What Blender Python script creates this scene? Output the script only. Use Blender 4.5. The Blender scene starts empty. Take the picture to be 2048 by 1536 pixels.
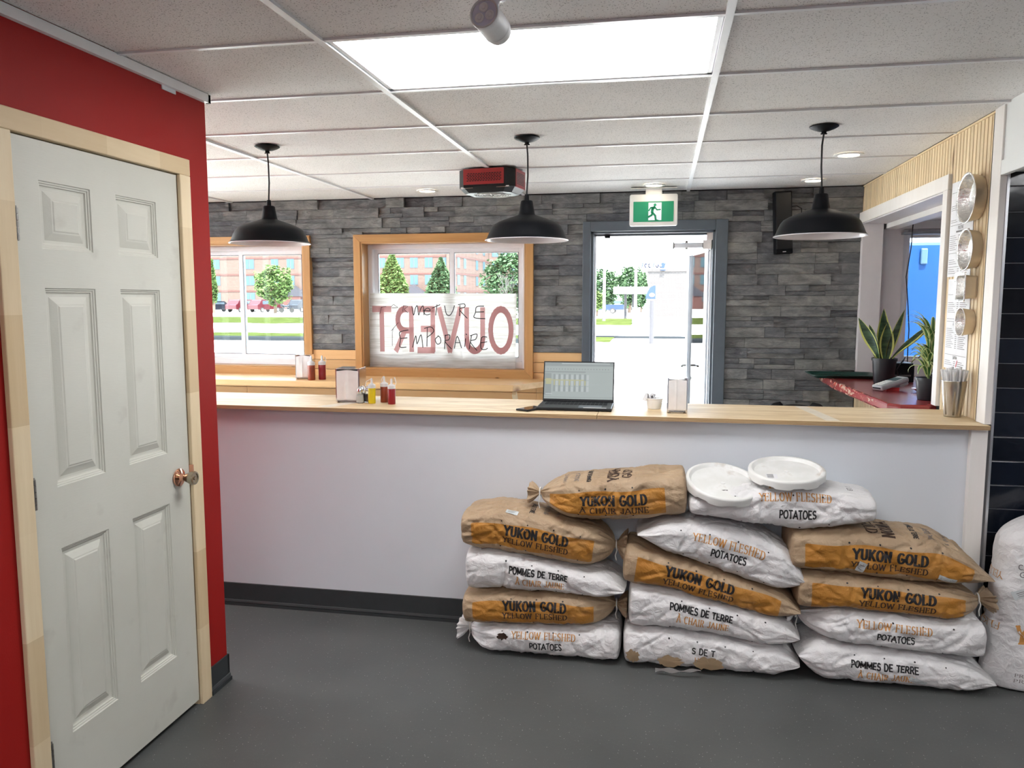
import bpy, math, random
import numpy as np
from mathutils import Vector, Matrix, noise
random.seed(7)
PI = math.pi
SC = bpy.context.scene
COL = SC.collection

# ---------------------------------------------------------------- camera
cam_d = bpy.data.cameras.new('camera')
cam = bpy.data.objects.new('camera', cam_d); COL.objects.link(cam)
SC.camera = cam
cam_d.sensor_fit = 'HORIZONTAL'; cam_d.sensor_width = 36.0
cam_d.lens = 1567.7 / 2048 * 36.0
cam.location = (0, 0, 1.592)
cam.rotation_euler = (math.radians(90 - 6.137), math.radians(0.0), math.radians(10.826))
cam_d.clip_start = 0.05; cam_d.clip_end = 1000

# ---------------------------------------------------------------- world, sun, exposure
w = bpy.data.worlds.new('sky'); SC.world = w; w.use_nodes = True
nt = w.node_tree; nt.nodes.clear()
o_ = nt.nodes.new('ShaderNodeOutputWorld'); b_ = nt.nodes.new('ShaderNodeBackground')
nz = nt.nodes.new('ShaderNodeTexNoise'); nz.inputs['Scale'].default_value = 2.5; nz.inputs['Detail'].default_value = 5
rp = nt.nodes.new('ShaderNodeValToRGB')
rp.color_ramp.elements[0].position = .4; rp.color_ramp.elements[0].color = (.62, .80, 1, 1)
rp.color_ramp.elements[1].position = .6; rp.color_ramp.elements[1].color = (.96, .98, 1, 1)
tc = nt.nodes.new('ShaderNodeTexCoord')
nt.links.new(tc.outputs['Generated'], nz.inputs['Vector']); nt.links.new(nz.outputs['Fac'], rp.inputs['Fac'])
nt.links.new(rp.outputs['Color'], b_.inputs['Color']); nt.links.new(b_.outputs[0], o_.inputs[0])
b_.inputs['Strength'].default_value = 5.2
sd = bpy.data.lights.new('sun', 'SUN'); sd.energy = 16.0; sd.angle = math.radians(.6); sd.color = (1, .95, .86)
sun = bpy.data.objects.new('sun', sd); COL.objects.link(sun)
sun.rotation_euler = (math.radians(27), 0, math.radians(24))     # high, from behind the building: facades opposite are lit
vs = SC.view_settings
vs.view_transform = 'Standard'; vs.look = 'None'; vs.gamma = 1.0; vs.use_curve_mapping = False
vs.exposure = 1.08
TROFFER = 7.5      # radiance of the ceiling panels
CEIL_Z = 2.383

# ---------------------------------------------------------------- helpers
def tag(o, label=None, cat=None, group=None, kind=None):
    if label: o['label'] = label
    if cat: o['category'] = cat
    if group: o['group'] = group
    if kind: o['kind'] = kind
    return o

class MB:
    """collects faces in world coordinates; build() links them as one object whose origin is org"""
    def __init__(s, org=(0, 0, 0)):
        s.v = []; s.f = []; s.m = []; s.uv = None; s.org = Vector(org); s.cm = 0; s.X = None
    def add(s, vs_, fs_, m=None):
        n = len(s.v)
        if s.X is not None: vs_ = [s.X @ Vector(p) for p in vs_]
        s.v.extend([tuple(p) for p in vs_])
        s.f.extend([tuple(i + n for i in f) for f in fs_])
        s.m.extend([s.cm if m is None else m] * len(fs_))
        return s
    def box(s, x0, x1, y0, y1, z0, z1, m=None):
        v = [(x, y, z) for z in (z0, z1) for y in (y0, y1) for x in (x0, x1)]
        return s.add(v, [(0, 2, 3, 1), (4, 5, 7, 6), (0, 1, 5, 4), (2, 6, 7, 3), (0, 4, 6, 2), (1, 3, 7, 5)], m)
    def cbox(s, c, d, R=None, m=None):
        hx, hy, hz = d[0] / 2, d[1] / 2, d[2] / 2
        v = [Vector((x, y, z)) for z in (-hz, hz) for y in (-hy, hy) for x in (-hx, hx)]
        if R is not None: v = [R @ p for p in v]
        c = Vector(c); v = [p + c for p in v]
        return s.add(v, [(0, 2, 3, 1), (4, 5, 7, 6), (0, 1, 5, 4), (2, 6, 7, 3), (0, 4, 6, 2), (1, 3, 7, 5)], m)
    def tube(s, pts, r, n=10, caps=True, m=None):
        pts = [Vector(p) for p in pts]; k = len(pts); rs = r if isinstance(r, (list, tuple)) else [r] * k
        base = len(s.v); V = []; F = []
        up = Vector((0, 0, 1)); ref = None
        for i, p in enumerate(pts):
            t = (pts[min(i + 1, k - 1)] - pts[max(i - 1, 0)]).normalized()
            if ref is None:
                a = up if abs(t.z) < .9 else Vector((1, 0, 0)); ref = t.cross(a).normalized()
            ref = (ref - t * ref.dot(t)).normalized(); bn = t.cross(ref)
            for j in range(n):
                an = 2 * PI * j / n
                V.append(p + (ref * math.cos(an) + bn * math.sin(an)) * rs[i])
        for i in range(k - 1):
            for j in range(n):
                F.append((i * n + j, i * n + (j + 1) % n, (i + 1) * n + (j + 1) % n, (i + 1) * n + j))
        if caps: F.append(tuple(range(n))[::-1]); F.append(tuple((k - 1) * n + j for j in range(n)))
        return s.add(V, F, m)
    def lathe(s, prof, c=(0, 0, 0), n=32, R=None, m=None, close=False, wave=None):
        """prof: list of (r, z); R rotates the axis"""
        V = []; F = []; c = Vector(c); k = len(prof)
        for i, (r, z) in enumerate(prof):
            for j in range(n):
                a = 2 * PI * j / n
                rr = r * (wave(a, i) if wave else 1)
                p = Vector((rr * math.cos(a), rr * math.sin(a), z))
                if R is not None: p = R @ p
                V.append(p + c)
        for i in range(k - 1):
            for j in range(n):
                F.append((i * n + j, i * n + (j + 1) % n, (i + 1) * n + (j + 1) % n, (i + 1) * n + j))
        if close: F.append(tuple(range(n))[::-1]); F.append(tuple((k - 1) * n + j for j in range(n)))
        return s.add(V, F, m)
    def prism(s, poly, z0, z1, m=None):
        n = len(poly); V = [(x, y, z0) for x, y in poly] + [(x, y, z1) for x, y in poly]
        F = [tuple(range(n))[::-1], tuple(range(n, 2 * n))] + [(i, (i + 1) % n, n + (i + 1) % n, n + i) for i in range(n)]
        return s.add(V, F, m)
    def grid(s, fn, nu, nv, m=None):
        V = [fn(i / nu, j / nv) for j in range(nv + 1) for i in range(nu + 1)]
        F = [(j * (nu + 1) + i, j * (nu + 1) + i + 1, (j + 1) * (nu + 1) + i + 1, (j + 1) * (nu + 1) + i) for j in range(nv) for i in range(nu)]
        return s.add(V, F, m)
    def build(s, name, mats, parent=None, smooth=False, bevel=0, fix=False, solid=0):
        me = bpy.data.meshes.new(name)
        o = s.org
        me.from_pydata([(x - o.x, y - o.y, z - o.z) for x, y, z in s.v], [], s.f)
        for mt in (mats if isinstance(mats, (list, tuple)) else [mats]): me.materials.append(mt)
        if any(s.m): me.polygons.foreach_set('material_index', s.m)
        if fix:
            import bmesh
            bm = bmesh.new(); bm.from_mesh(me); bmesh.ops.remove_doubles(bm, verts=bm.verts, dist=1e-5)
            bmesh.ops.recalc_face_normals(bm, faces=bm.faces); bm.to_mesh(me); bm.free()
        ob = bpy.data.objects.new(name, me); COL.objects.link(ob)
        if parent is not None: ob.parent = parent
        else: ob.location = o
        if smooth:
            me.polygons.foreach_set('use_smooth', [True] * len(me.polygons))
            if smooth != 'all':
                try: me.set_sharp_from_angle(angle=math.radians(40))
                except Exception: pass
        if solid:
            md = ob.modifiers.new('solid', 'SOLIDIFY'); md.thickness = solid; md.offset = 0
        if bevel:
            md = ob.modifiers.new('bevel', 'BEVEL'); md.width = bevel; md.segments = 2; md.limit_method = 'ANGLE'; md.angle_limit = math.radians(40)
        return ob

def empty(name, loc=(0, 0, 0), rz=0):
    e = bpy.data.objects.new(name, None); COL.objects.link(e); e.location = loc; e.rotation_euler = (0, 0, rz)
    e.empty_display_size = .1
    return e

def copy_tree(o, loc=None, parent=None):
    c = o.copy(); COL.objects.link(c)
    if parent is not None: c.parent = parent
    if loc is not None: c.location = loc
    for ch in [x for x in KIDS.get(o.name, [])]: copy_tree(ch, None, c)
    return c
KIDS = {}
def kids_scan():
    KIDS.clear()
    for x in SC.objects:
        if x.parent is not None: KIDS.setdefault(x.parent.name, []).append(x)

# ---------------------------------------------------------------- materials
class N:
    def __init__(s, name):
        s.m = bpy.data.materials.new(name); s.m.use_nodes = True; s.t = s.m.node_tree
        s.p = s.t.nodes['Principled BSDF']; s.out = s.t.nodes['Material Output']
        s._tc = None
    def n(s, ty, **kw):
        x = s.t.nodes.new(ty)
        for k, v in kw.items():
            if k in x.inputs: x.inputs[k].default_value = v
            else: setattr(x, k, v)
        return x
    def l(s, a, b): s.t.links.new(a, b)
    def obj(s, scale=(1, 1, 1), kind='Object', rot=(0, 0, 0)):
        if s._tc is None: s._tc = s.n('ShaderNodeTexCoord')
        mp = s.n('ShaderNodeMapping'); mp.inputs['Scale'].default_value = scale; mp.inputs['Rotation'].default_value = rot
        s.l(s._tc.outputs[kind], mp.inputs['Vector']); return mp.outputs[0]
    def noise(s, scale, detail=4, vec=None, rough=.5, dist=0):
        x = s.n('ShaderNodeTexNoise'); x.inputs['Scale'].default_value = scale; x.inputs['Detail'].default_value = detail
        x.inputs['Roughness'].default_value = rough; x.inputs['Distortion'].default_value = dist
        s.l(vec if vec is not None else s.obj(), x.inputs['Vector']); return x.outputs['Fac']
    def voro(s, scale, vec=None, feature='F1', out='Distance'):
        x = s.n('ShaderNodeTexVoronoi'); x.feature = feature; x.inputs['Scale'].default_value = scale
        s.l(vec if vec is not None else s.obj(), x.inputs['Vector']); return x.outputs[out]
    def ramp(s, fac, stops):
        x = s.n('ShaderNodeValToRGB'); cr = x.color_ramp
        while len(cr.elements) < len(stops): cr.elements.new(.5)
        for e, (p, c) in zip(cr.elements, stops):
            e.position = p; e.color = (*c, 1) if len(c) == 3 else c
        s.l(fac, x.inputs['Fac']); return x.outputs['Color']
    def mix(s, fac, a, b, mode='MIX'):
        x = s.n('ShaderNodeMix'); x.data_type = 'RGBA'; x.blend_type = mode
        for i, v in ((0, fac), (6, a), (7, b)):
            if isinstance(v, (int, float)): x.inputs[i].default_value = v
            elif isinstance(v, tuple): x.inputs[i].default_value = (*v, 1) if len(v) == 3 else v
            else: s.l(v, x.inputs[i])
        return x.outputs[2]
    def math(s, op, a, b=0.):
        x = s.n('ShaderNodeMath', operation=op)
        for i, v in ((0, a), (1, b)):
            if isinstance(v, (int, float)): x.inputs[i].default_value = v
            else: s.l(v, x.inputs[i])
        return x.outputs[0]
    def color(s, c):
        if isinstance(c, tuple): s.p.inputs['Base Color'].default_value = (*c, 1)
        else: s.l(c, s.p.inputs['Base Color'])
    def bump(s, h, strength=.3, dist=.01, prev=None):
        x = s.n('ShaderNodeBump'); x.inputs['Strength'].default_value = strength; x.inputs['Distance'].default_value = dist
        s.l(h, x.inputs['Height'])
        if prev is not None: s.l(prev, x.inputs['Normal'])
        s.l(x.outputs[0], s.p.inputs['Normal']); return x.outputs[0]
    def set(s, rough=.5, metal=0, spec=.5, **kw):
        s.p.inputs['Roughness'].default_value = rough; s.p.inputs['Metallic'].default_value = metal
        s.p.inputs['Specular IOR Level'].default_value = spec
        for k, v in kw.items(): s.p.inputs[k].default_value = v
        return s

def plain(name, c, rough=.5, metal=0, spec=.5, var=.06, nscale=18, bump=0, bscale=80, **kw):
    m = N(name)
    f = m.noise(nscale, 4)
    m.color(m.ramp(f, [(.3, tuple(max(0, x * (1 - var)) for x in c)), (.7, tuple(min(1, x * (1 + var)) for x in c))]))
    m.set(rough, metal, spec, **kw)
    if bump: m.bump(m.noise(bscale, 3), bump, .004)
    return m.m

def wood(name, c1, c2, axis='X', scale=9, rough=.5, knots=.35, knotc=(.12, .05, .02), var=.25, kscale=3.0, spec=.4, finger=0):
    """grain runs along axis"""
    m = N(name)
    st = {'X': (.12, 1.6, 1.6), 'Y': (1.6, .12, 1.6), 'Z': (1.6, 1.6, .12)}[axis]
    oi = m.n('ShaderNodeObjectInfo'); add = m.n('ShaderNodeVectorMath', operation='ADD')
    sc3 = m.n('ShaderNodeVectorMath', operation='SCALE'); cmb = m.n('ShaderNodeCombineXYZ')
    for i in range(3): m.l(oi.outputs['Random'], cmb.inputs[i])
    m.l(cmb.outputs[0], sc3.inputs[0]); sc3.inputs['Scale'].default_value = 17.
    m.l(m.obj(st), add.inputs[0]); m.l(sc3.outputs[0], add.inputs[1]); v = add.outputs[0]
    g = m.noise(scale, 6, v, .6, .6)
    g2 = m.noise(scale * 6, 3, v, .6, .2)
    base = m.ramp(g, [(.3, c1), (.7, c2)])
    base = m.mix(.25, base, m.ramp(g2, [(.3, c1), (.7, c2)]))
    val = m.math('MULTIPLY_ADD', oi.outputs['Random'], var); m.t.nodes[-1].inputs[2].default_value = 1 - var / 2
    cx = m.n('ShaderNodeCombineColor')
    for i in range(3): m.l(val, cx.inputs[i])
    base = m.mix(1., base, cx.outputs[0], 'MULTIPLY')
    if finger:   # finger-jointed blocks: lengths with slightly different tone
        sp = m.n('ShaderNodeSeparateXYZ'); m.l(m.obj(), sp.inputs[0])
        fl = m.math('FLOOR', m.math('DIVIDE', sp.outputs['XYZ'.index(axis)], finger))
        wn = m.n('ShaderNodeTexWhiteNoise'); wn.noise_dimensions = '1D'; m.l(fl, wn.inputs['W'])
        base = m.mix(1., base, m.ramp(wn.outputs['Value'], [(0, (.80, .74, .66)), (1, (1, 1, 1))]), 'MULTIPLY')
    if knots:
        kv = m.obj({'X': (.5, 1, 1), 'Y': (1, .5, 1), 'Z': (1, 1, .5)}[axis])
        add2 = m.n('ShaderNodeVectorMath', operation='ADD'); m.l(kv, add2.inputs[0]); m.l(sc3.outputs[0], add2.inputs[1])
        kd = m.voro(kscale, add2.outputs[0])
        base = m.mix(m.ramp(kd, [(.03, (1, 1, 1)), (.075 * (1 + knots), (0, 0, 0))]), base, knotc)
    m.color(base); m.set(rough, 0, spec)
    m.bump(g2, .12, .003)
    return m.m

M = {}
def mk_materials():
    m = N('ceiling tile'); pit = m.voro(105); big = m.noise(3, 3)
    spots = m.ramp(m.noise(150, 3, None, .6), [(.34, (0, 0, 0)), (.40, (1, 1, 1))])
    c = m.mix(m.ramp(pit, [(.12, (1, 1, 1)), (.20, (0, 0, 0))]), m.ramp(big, [(.3, (.78, .765, .755)), (.7, (.83, .815, .805))]), (.17, .16, .15))
    c = m.mix(.35, c, m.mix(1., c, spots, 'MULTIPLY'))
    m.color(c); m.set(.95, 0, .1); m.bump(m.noise(160, 3), .5, .003); M['tile'] = m.m
    M['tbar'] = plain('painted grid metal', (.80, .81, .82), .35, var=.02)
    m = N('rubber floor'); f = m.noise(2.2, 4); sp = m.voro(75); wn = m.voro(75, None, 'F1', 'Color')
    base = m.ramp(f, [(.3, (.078, .082, .080)), (.7, (.100, .104, .100))])
    sel = m.n('ShaderNodeSeparateColor'); m.l(wn, sel.inputs[0])
    k = m.math('MULTIPLY', m.math('LESS_THAN', sp, .12), m.math('GREATER_THAN', sel.outputs[0], .66))
    c = m.mix(k, base, (.36, .36, .35))
    f2 = m.math('MULTIPLY', m.math('LESS_THAN', m.voro(120), .16), m.math('GREATER_THAN', m.noise(9, 2), .5))
    c = m.mix(m.math('MULTIPLY', f2, .35), c, (.2, .2, .19))
    m.color(c); m.set(.42, 0, .35); m.bump(m.noise(60, 3), .12, .002); M['floor'] = m.m
    M['red'] = plain('red wall paint', (.33, .010, .008), .6, spec=.22, var=.05, nscale=1.6, bump=.08, bscale=220)
    M['white_wall'] = plain('pale grey wall paint', (.70, .73, .775), .5, var=.025, nscale=2, bump=.05, bscale=120)
    M['bulk'] = plain('white bulkhead paint', (.76, .77, .76), .5, var=.02, nscale=2)
    M['annex'] = plain('warm white paint', (.74, .70, .70), .5, var=.02)
    m = N('door paint'); f = m.noise(2.5, 5)
    c = m.ramp(f, [(.3, (.60, .595, .525)), (.7, (.66, .655, .585))])
    sm = m.noise(7, 4); c = m.mix(m.math('MULTIPLY', m.ramp(sm, [(.62, (0, 0, 0)), (.75, (1, 1, 1))]), .3), c, (.36, .33, .29))
    m.color(c); m.set(.45, 0, .4); m.bump(m.noise(40, 4, m.obj((8, .8, 8))), .12, .002); M['door'] = m.m
    M['pinepale'] = wood('pale finger-jointed pine', (.74, .58, .36), (.86, .72, .50), 'Z', 6, .5, .0, finger=.31, var=.1)
    M['pinepale_y'] = wood('pale finger-jointed pine head', (.74, .58, .36), (.86, .72, .50), 'Y', 6, .5, .0, finger=.27, var=.1)
    M['cedar_x'] = wood('varnished cedar across', (.43, .21, .075), (.58, .33, .13), 'X', 7, .35, .5, (.10, .035, .01), kscale=9)
    M['cedar_z'] = wood('varnished cedar upright', (.43, .21, .075), (.58, .33, .13), 'Z', 7, .35, .5, (.10, .035, .01), kscale=9)
    M['plank'] = wood('varnished wall planks', (.66, .38, .16), (.78, .50, .25), 'X', 5, .38, .3, (.22, .08, .02), kscale=2.6)
    M['ledge'] = wood('varnished bar ledge', (.62, .38, .17), (.78, .52, .27), 'X', 5, .34, .25, (.25, .10, .03), kscale=2.2)
    M['bead'] = wood('raw pine slats', (.74, .56, .33), (.86, .70, .46), 'Z', 4, .55, .3, (.20, .08, .03), kscale=2.2, var=.16)
    M['whitewood'] = wood('whitewashed boards', (.80, .76, .72), (.86, .83, .80), 'Z', 6, .5, .2, (.55, .40, .25), kscale=2, var=.04)
    # plywood top: grain on top, layered edge
    m = N('plywood'); v = m.obj((.3, 1.5, 1))
    g = m.noise(6, 6, v, .65, 1.5)
    top = m.ramp(g, [(.32, (.54, .37, .19)), (.5, (.72, .55, .33)), (.68, (.82, .67, .46))])
    dk = m.noise(5, 4, m.obj((.6, 4, 1)), .7)
    top = m.mix(m.math('MULTIPLY', m.ramp(dk, [(.60, (0, 0, 0)), (.68, (1, 1, 1))]), .45), top, (.42, .25, .11))
    sp = m.n('ShaderNodeSeparateXYZ'); m.l(m.obj(), sp.inputs[0])
    lay = m.math('SINE', m.math('MULTIPLY', sp.outputs[2], 2 * PI / .0056))
    edge = m.ramp(lay, [(.35, (.26, .15, .07)), (.6, (.70, .52, .30))])
    geo = m.n('ShaderNodeNewGeometry'); sn = m.n('ShaderNodeSeparateXYZ'); m.l(geo.outputs['Normal'], sn.inputs[0])
    m.color(m.mix(m.math('GREATER_THAN', sn.outputs[2], .5), edge, top)); m.set(.5, 0, .4); m.bump(g, .05, .002); M['ply'] = m.m
    m = N('ledger stone'); oi = m.n('ShaderNodeObjectInfo')
    f = m.noise(7, 6, m.obj((1, 1, 2.2)), .65, .5)
    c = m.ramp(f, [(.25, (.13, .134, .14)), (.5, (.25, .253, .255)), (.75, (.40, .395, .38))])
    c = m.mix(1., c, m.ramp(oi.outputs['Random'], [(0, (.60, .61, .65)), (.5, (.82, .82, .82)), (1, (1.08, 1.06, 1.0))]), 'MULTIPLY')
    lt = m.noise(26, 4, m.obj((.5, 1, 2.5)))
    c = m.mix(m.math('MULTIPLY', m.ramp(lt, [(.62, (0, 0, 0)), (.74, (1, 1, 1))]), .4), c, (.42, .41, .39))
    m.color(c); m.set(.8, 0, .25)
    m.bump(m.noise(16, 7, m.obj((.7, 1, 2.2)), .7, .8), .9, .02); M['stone'] = m.m
    M['mortar'] = plain('dark joint', (.035, .035, .036), .9)
    M['darkframe'] = plain('slate grey frame paint', (.095, .115, .135), .35, var=.05)
    M['cove'] = plain('black rubber base', (.035, .040, .042), .5, var=.08)
    M['cove2'] = plain('grey cove strip', (.075, .08, .082), .5)
    m = N('navy tile'); oi = m.n('ShaderNodeObjectInfo')
    m.color(m.ramp(oi.outputs['Random'], [(0, (.003, .004, .007)), (1, (.006, .010, .020))])); m.set(.12, 0, .5)
    m.bump(m.noise(9, 2), .12, .01); M['navy'] = m.m
    M['grout'] = plain('grey grout', (.30, .31, .33), .9)
    M['chrome'] = plain('chrome', (.80, .80, .82), .12, 1, var=.02)
    M['steel'] = plain('brushed steel', (.55, .53, .50), .28, 1, var=.08)
    M['darksteel'] = plain('dull hinge steel', (.30, .29, .27), .38, 1, var=.15)
    M['alu'] = plain('aluminium', (.72, .73, .75), .35, 1, var=.04)
    m = N('foil'); m.color((.88, .87, .85)); m.set(.2, 1); m.bump(m.noise(55, 4, None, .6, 1.5), .6, .006); M['foil'] = m.m
    m = N('foil outside'); m.color((.75, .68, .58)); m.set(.42, .85); m.bump(m.noise(50, 3), .25, .004); M['foil2'] = m.m
    M['copper'] = plain('copper plate', (.78, .40, .27), .14, 1, var=.03)
    M['knob'] = plain('antique nickel', (.42, .36, .27), .24, 1, var=.08)
    M['blackmetal'] = plain('matt black metal', (.006, .007, .009), .5, 0, .14, var=.05)
    M['enamel'] = plain('white enamel', (.72, .70, .74), .25, 0, .5, var=.02)
    M['black'] = plain('black plastic', (.008, .009, .011), .4, spec=.3, var=.1)
    M['cable'] = plain('black cable', (.01, .01, .012), .5)
    M['whiteplastic'] = plain('white plastic', (.84, .84, .82), .35, var=.02)
    m = N('pail lid plastic'); f = m.noise(11, 5)
    m.color(m.ramp(f, [(.45, (.78, .78, .75)), (.62, (.84, .84, .82)), (.72, (.66, .62, .57))])); m.set(.4); M['lid'] = m.m
    M['vinyl'] = plain('white vinyl frame', (.80, .79, .82), .35, var=.02)
    M['seal'] = plain('grey window seal', (.22, .23, .25), .5)
    M['paper'] = plain('white paper', (.80, .80, .82), .7, var=.02)
    M['napkin'] = plain('folded napkins', (.80, .77, .75), .8, var=.03, nscale=30, bump=.15, bscale=60)
    M['redpaint'] = plain('heater red enamel', (.34, .02, .022), .35, var=.05)
    m = N('worn red counter'); sp = m.n('ShaderNodeSeparateXYZ'); m.l(m.obj(), sp.inputs[0])
    nn = m.noise(14, 6, m.obj((2, .6, 2)), .7, .6)
    edge = m.math('LESS_THAN', sp.outputs[0], .035)
    chip = m.math('MULTIPLY', edge, m.ramp(nn, [(.52, (0, 0, 0)), (.55, (1, 1, 1))]))
    c = m.mix(chip, m.ramp(m.noise(5, 3), [(.3, (.27, .035, .035)), (.7, (.34, .05, .05))]), m.ramp(m.noise(40, 2), [(.4, (.60, .42, .32)), (.6, (.42, .05, .03))]))
    m.color(c); m.set(.22, 0, .5); M['redcounter'] = m.m
    M['mustard'] = plain('mustard', (.66, .50, .012), .3); M['brownsauce'] = plain('brown sauce', (.27, .045, .015), .3)
    M['ketchup'] = plain('ketchup', (.26, .008, .014), .3)
    m = N('frosted plastic'); m.color((.85, .85, .85)); m.set(.35); m.p.inputs['Transmission Weight'].default_value = .25; M['frost'] = m.m
    m = N('window glass'); m.t.nodes.remove(m.p)
    tr = m.n('ShaderNodeBsdfTransparent'); gl = m.n('ShaderNodeBsdfGlossy'); mx = m.n('ShaderNodeMixShader')
    tr.inputs[0].default_value = (.93, .96, .96, 1); gl.inputs['Roughness'].default_value = .02
    fr = m.n('ShaderNodeFresnel'); fr.inputs['IOR'].default_value = 1.45
    m.l(fr.outputs[0], mx.inputs[0]); m.l(tr.outputs[0], mx.inputs[1]); m.l(gl.outputs[0], mx.inputs[2]); m.l(mx.outputs[0], m.out.inputs[0]); M['glass'] = m.m
    m = N('jar glass'); m.color((.9, .95, .95)); m.set(.03); m.p.inputs['Transmission Weight'].default_value = .95; M['jar'] = m.m
    m = N('salt'); m.color((.8, .78, .72)); m.set(.8); M['salt'] = m.m
    m = N('pepper'); m.color((.05, .04, .035)); m.set(.8); M['pepper'] = m.m
    for nm, key, c, s in (('troffer diffuser', 'lightpanel', (.985, .99, 1), TROFFER), ('downlight lens', 'downlens', (1, .84, .64), 9.), ):
        m = N(nm); m.color((.8, .8, .8)); m.p.inputs['Emission Color'].default_value = (*c, 1); m.p.inputs['Emission Strength'].default_value = s; M[key] = m.m
    m = N('lit exit green'); m.color((.01, .22, .11)); m.p.inputs['Emission Color'].default_value = (.012, .22, .10, 1); m.p.inputs['Emission Strength'].default_value = .2; M['exitgreen'] = m.m
    m = N('lit exit white'); m.color((.7, .74, .82)); m.p.inputs['Emission Color'].default_value = (.7, .78, .95, 1); m.p.inputs['Emission Strength'].default_value = .15; M['exitwhite'] = m.m
    m = N('laptop screen'); m.color((.02, .02, .02)); m.set(.3); m.p.inputs['Emission Color'].default_value = (.36, .41, .40, 1); m.p.inputs['Emission Strength'].default_value = .45; M['screen'] = m.m
    for key, c in (('scr_dark', (.27, .31, .31)), ('scr_light', (.45, .50, .50)), ('scr_yellow', (.43, .43, .25))):
        m = N('screen ' + key); m.color((.02, .02, .02)); m.p.inputs['Emission Color'].default_value = (*c, 1); m.p.inputs['Emission Strength'].default_value = .45; M[key] = m.m
    # backlit sign board
    m = N('translucent sign plastic'); f = m.noise(14, 4, m.obj((.35, 1, 5)))
    m.t.nodes.remove(m.p); di = m.n('ShaderNodeBsdfDiffuse'); tl = m.n('ShaderNodeBsdfTranslucent'); mx = m.n('ShaderNodeMixShader'); mx.inputs[0].default_value = .52
    c = m.ramp(f, [(.38, (.66, .64, .61)), (.55, (.80, .79, .77))]); m.l(c, di.inputs[0]); m.l(c, tl.inputs[0])
    m.l(di.outputs[0], mx.inputs[1]); m.l(tl.outputs[0], mx.inputs[2]); m.l(mx.outputs[0], m.out.inputs[0]); M['signboard'] = m.m
    m = N('red letters through plastic'); m.t.nodes.remove(m.p); di = m.n('ShaderNodeBsdfDiffuse'); tl = m.n('ShaderNodeBsdfTranslucent'); mx = m.n('ShaderNodeMixShader'); mx.inputs[0].default_value = .5
    for x in (di, tl): x.inputs[0].default_value = (.66, .40, .40, 1)
    m.l(di.outputs[0], mx.inputs[1]); m.l(tl.outputs[0], mx.inputs[2]); m.l(mx.outputs[0], m.out.inputs[0]); M['signred'] = m.m
    M['marker'] = plain('marker ink', (.02, .018, .02), .6)
    M['ink'] = plain('black print', (.018, .017, .018), .65); M['inkgrey'] = plain('grey print', (.17, .16, .16), .7)
    M['inkorange'] = plain('orange print', (.58, .27, .07), .65); M['inkbrown'] = plain('dark brown print', (.05, .026, .016), .7)
    M['inkred'] = plain('red print', (.6, .02, .03), .6)
    # sacks
    def sack(name, c, dark, band=None, shine=.5):
        m = N(name)
        base = m.ramp(m.noise(7, 5), [(.3, dark), (.7, c)])
        if band:
            at = m.n('ShaderNodeAttribute'); at.attribute_name = 'band'; base2 = m.ramp(m.noise(9, 5), [(.3, (.42, .175, .025)), (.7, (.52, .24, .045))])
            base = m.mix(m.ramp(at.outputs['Fac'], [(.48, (0, 0, 0)), (.52, (1, 1, 1))]), base, base2)
        st = m.noise(4, 4); base = m.mix(m.math('MULTIPLY', m.ramp(st, [(.60, (0, 0, 0)), (.75, (1, 1, 1))]), .25), base, (.30, .25, .20))
        m.color(base); m.set(shine, 0, .35)
        vo = m.voro(19, m.obj((1, 1.4, 1.4)), 'F1'); n2 = m.noise(30, 5, None, .5, 1.8)
        b1 = m.bump(vo, .38, .014); m.bump(n2, .5, .009, b1)
        return m.m
    M['kraft'] = sack('brown kraft sack paper', (.46, .335, .215), (.37, .26, .16), True, .55)
    M['whitesack'] = sack('white sack paper', (.80, .785, .78), (.70, .69, .69), False, .42)
    M['kraftin'] = plain('inner brown paper', (.30, .21, .12), .7)
    M['string'] = plain('white string', (.80, .79, .75), .8)
    M['stickr'] = plain('clear sticker tag', (.62, .66, .66), .25)
    M['trayg'] = plain('dark green tray', (.008, .045, .035), .3)
    M['pot'] = plain('black nursery pot', (.014, .014, .017), .4); M['soil'] = plain('soil', (.03, .02, .012), .9)
    m = N('snake plant leaf'); uvn = m.n('ShaderNodeUVMap'); sp = m.n('ShaderNodeSeparateXYZ'); m.l(uvn.outputs[0], sp.inputs[0])
    e = m.math('ABSOLUTE', m.math('SUBTRACT', sp.outputs[0], .5)); bands = m.noise(30, 3, m.obj((.3, .3, 1.6)))
    g = m.ramp(bands, [(.4, (.012, .035, .016)), (.6, (.05, .10, .04))])
    m.color(m.mix(m.math('GREATER_THAN', e, .37), g, (.58, .60, .16))); m.set(.4); M['snake'] = m.m
    m = N('striped leaf'); uvn = m.n('ShaderNodeUVMap'); sp = m.n('ShaderNodeSeparateXYZ'); m.l(uvn.outputs[0], sp.inputs[0])
    e = m.math('ABSOLUTE', m.math('SUBTRACT', sp.outputs[0], .5))
    m.color(m.mix(m.math('GREATER_THAN', e, .26), (.06, .16, .035), (.62, .66, .30))); m.set(.42); M['spider'] = m.m
    # outside
    M['asphalt'] = plain('sunlit pavement', (.68, .67, .65), .95, var=.05, nscale=1, spec=0); M['grass'] = plain('lawn', (.038, .050, .016), .95, spec=0, var=.35, nscale=1.2)
    M['curb'] = plain('kerb concrete', (.022, .026, .030), .9, spec=0)
    m = N('brick facade'); br = m.n('ShaderNodeTexBrick'); m.l(m.obj((1, 1, 1), rot=(PI / 2, 0, 0)), br.inputs['Vector']); br.inputs['Scale'].default_value = 2.2
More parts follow.
